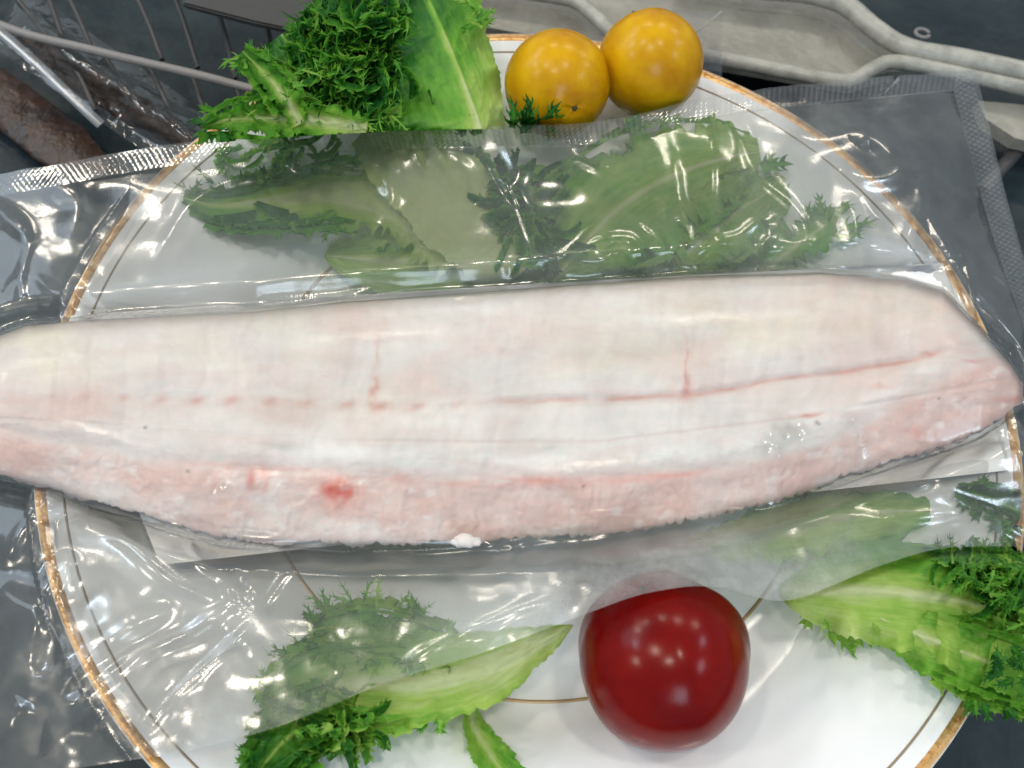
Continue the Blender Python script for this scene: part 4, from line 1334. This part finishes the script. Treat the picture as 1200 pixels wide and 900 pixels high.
edge_frill(fr, c6, Nn6, 14, rg, 0.2, 1.0, (14, 34), (3, 6), 0.55, inner=0.7, lobes=3)
edge_frill(fr, c7, Nn7, 12, rg, 0.1, 1.0, (14, 30), (4, 7), 0.68, inner=0.4, lobes=3)
fill_frill(fr, [(300, 800), (360, 790), (430, 830), (480, 850), (420, 870), (340, 880), (300, 900)], 14, rg, lambda x, y: 0.023, (14, 28), (4, 7), 0.64, lobes=3)
fill_ruffle(fr, [(300, 830), (360, 800), (440, 830), (480, 850), (400, 865), (310, 890)], 40, rg, lambda x, y: 0.021, (30, 60), (10, 18), 0.62, (3.5, 6), 1.5)
fr.build(l5)
l5b = empty('lettuce_leaf')
tag(l5b, 'narrow pale green lettuce stem strip at the bottom, left of the red tomato', 'lettuce')
blade(l5b, [(552, 825, .007, 8, 8), (556, 850, .007, 15, 14), (572, 880, .008, 22, 22), (596, 915, .009, 26, 26)], 0.30, 0.002, 4, 0.08, 0.004, 21, nS=50, nT=17, rib=0.3, tedge=0.05)

# 6. front right leaf
l6 = empty('lettuce_leaf')
tag(l6, 'large bright green lettuce leaf hanging over the plate rim at right', 'lettuce')
c, Nn, s = blade(l6, [(912, 690, .022, 24, 14), (975, 690, .024, 52, 40), (1030, 692, .025, 66, 60), (1100, 700, .026, 74, 62), (1160, 712, .027, 92, 66), (1230, 725, .027, 100, 70), (1290, 735, .026, 60, 50)], 0.22, 0.005, 6, 0.035, 0.0, 23, rib=0.14, tedge=0.08, tend=0.32, tside=-0.14)
c8, Nn8, s8 = blade(l6, [(1020, 720, .022, 12, 16), (1080, 745, .026, 40, 34), (1130, 765, .027, 46, 44), (1190, 790, .026, 46, 48), (1240, 815, .024, 26, 30)], 0.26, 0.004, 6, 0.08, -0.002, 24, rib=0.18, tedge=0.12, tend=0.38)
fr = Frill()
fr.margin(c, Nn, rg, 0.55, 1.0, 13, 0.52, 3, (-1,), 11)
fr.margin(c8, Nn8, rg, 0.35, 1.0, 17, 0.42, 2)
edge_frill(fr, c8, Nn8, 14, rg, 0.55, 1.0, (14, 28), (3, 6), 0.62, side=(1,), inner=0.8, lobes=3)
fill_frill(fr, [(1110, 650), (1210, 645), (1220, 740), (1150, 700)], 6, rg, lambda x, y: 0.033, (18, 36), (2.5, 5), 0.82, lobes=3)
fill_ruffle(fr, [(1110, 655), (1210, 648), (1230, 730), (1160, 690)], 90, rg, lambda x, y: 0.031, (24, 46), (8, 13), 0.70, (3, 5), 1.6)
fill_frill(fr, [(1100, 655), (1210, 645), (1225, 750), (1160, 700)], 90, rg, lambda x, y: 0.033, (18, 38), (1.6, 3.2), 0.62, lobes=3)
fill_frill(fr, [(1150, 770), (1220, 740), (1220, 830), (1180, 810)], 14, rg, lambda x, y: 0.030, (16, 30), (2.5, 5), 0.80, lobes=4)
for (x, y, a, L_) in [(985, 728, 1.45, 50), (998, 732, 1.2, 38), (975, 722, 1.7, 38), (1008, 734, 0.9, 34), (950, 712, 1.6, 28), (1195, 815, 1.0, 40)]:
    fr.leaflet(x, y, .020, a, L_, 9, -0.6, 0.34, rg, 2)
fr.build(l6)

# 7. hidden leaf under the bag, right of the middle, and the sprig at the right frame edge
l7 = empty('lettuce_leaf')
tag(l7, 'flat hazy green lettuce leaf under the bag between the fish and the red tomato', 'lettuce')
blade(l7, [(800, 640, .010, 10, 10), (870, 630, .014, 34, 30), (950, 612, .016, 46, 34), (1030, 600, .016, 44, 30), (1090, 598, .016, 16, 14)], 0.12, 0.003, 5, 0.14, 0.0, 27, rib=0.2)
l8 = empty('lettuce_leaf')
tag(l8, 'dark green lettuce sprig at the right frame edge beside the paper corner', 'lettuce')
c, Nn, s = blade(l8, [(1230, 620, .022, 10, 10), (1195, 600, .023, 18, 18), (1160, 584, .023, 14, 14), (1120, 574, .022, 5, 5)], 0.66, 0.003, 4, 0.35, 0.0, 29, nS=50, nT=15, rib=0.12)
fr = Frill()
fr.margin(c, Nn, rg, 0.1, 1.0, 12, 0.66, 1)
edge_frill(fr, c, Nn, 10, rg, 0.2, 1.0, (14, 28), (4, 7), 0.70, inner=0.5)
fr.build(l8)

for o in list(C.objects):
    if o.get('category') == 'lettuce':
        o['group'] = 'lettuce leaves on the plate'
    elif o.get('category') == 'food':
        o['group'] = 'brown food behind the plate'
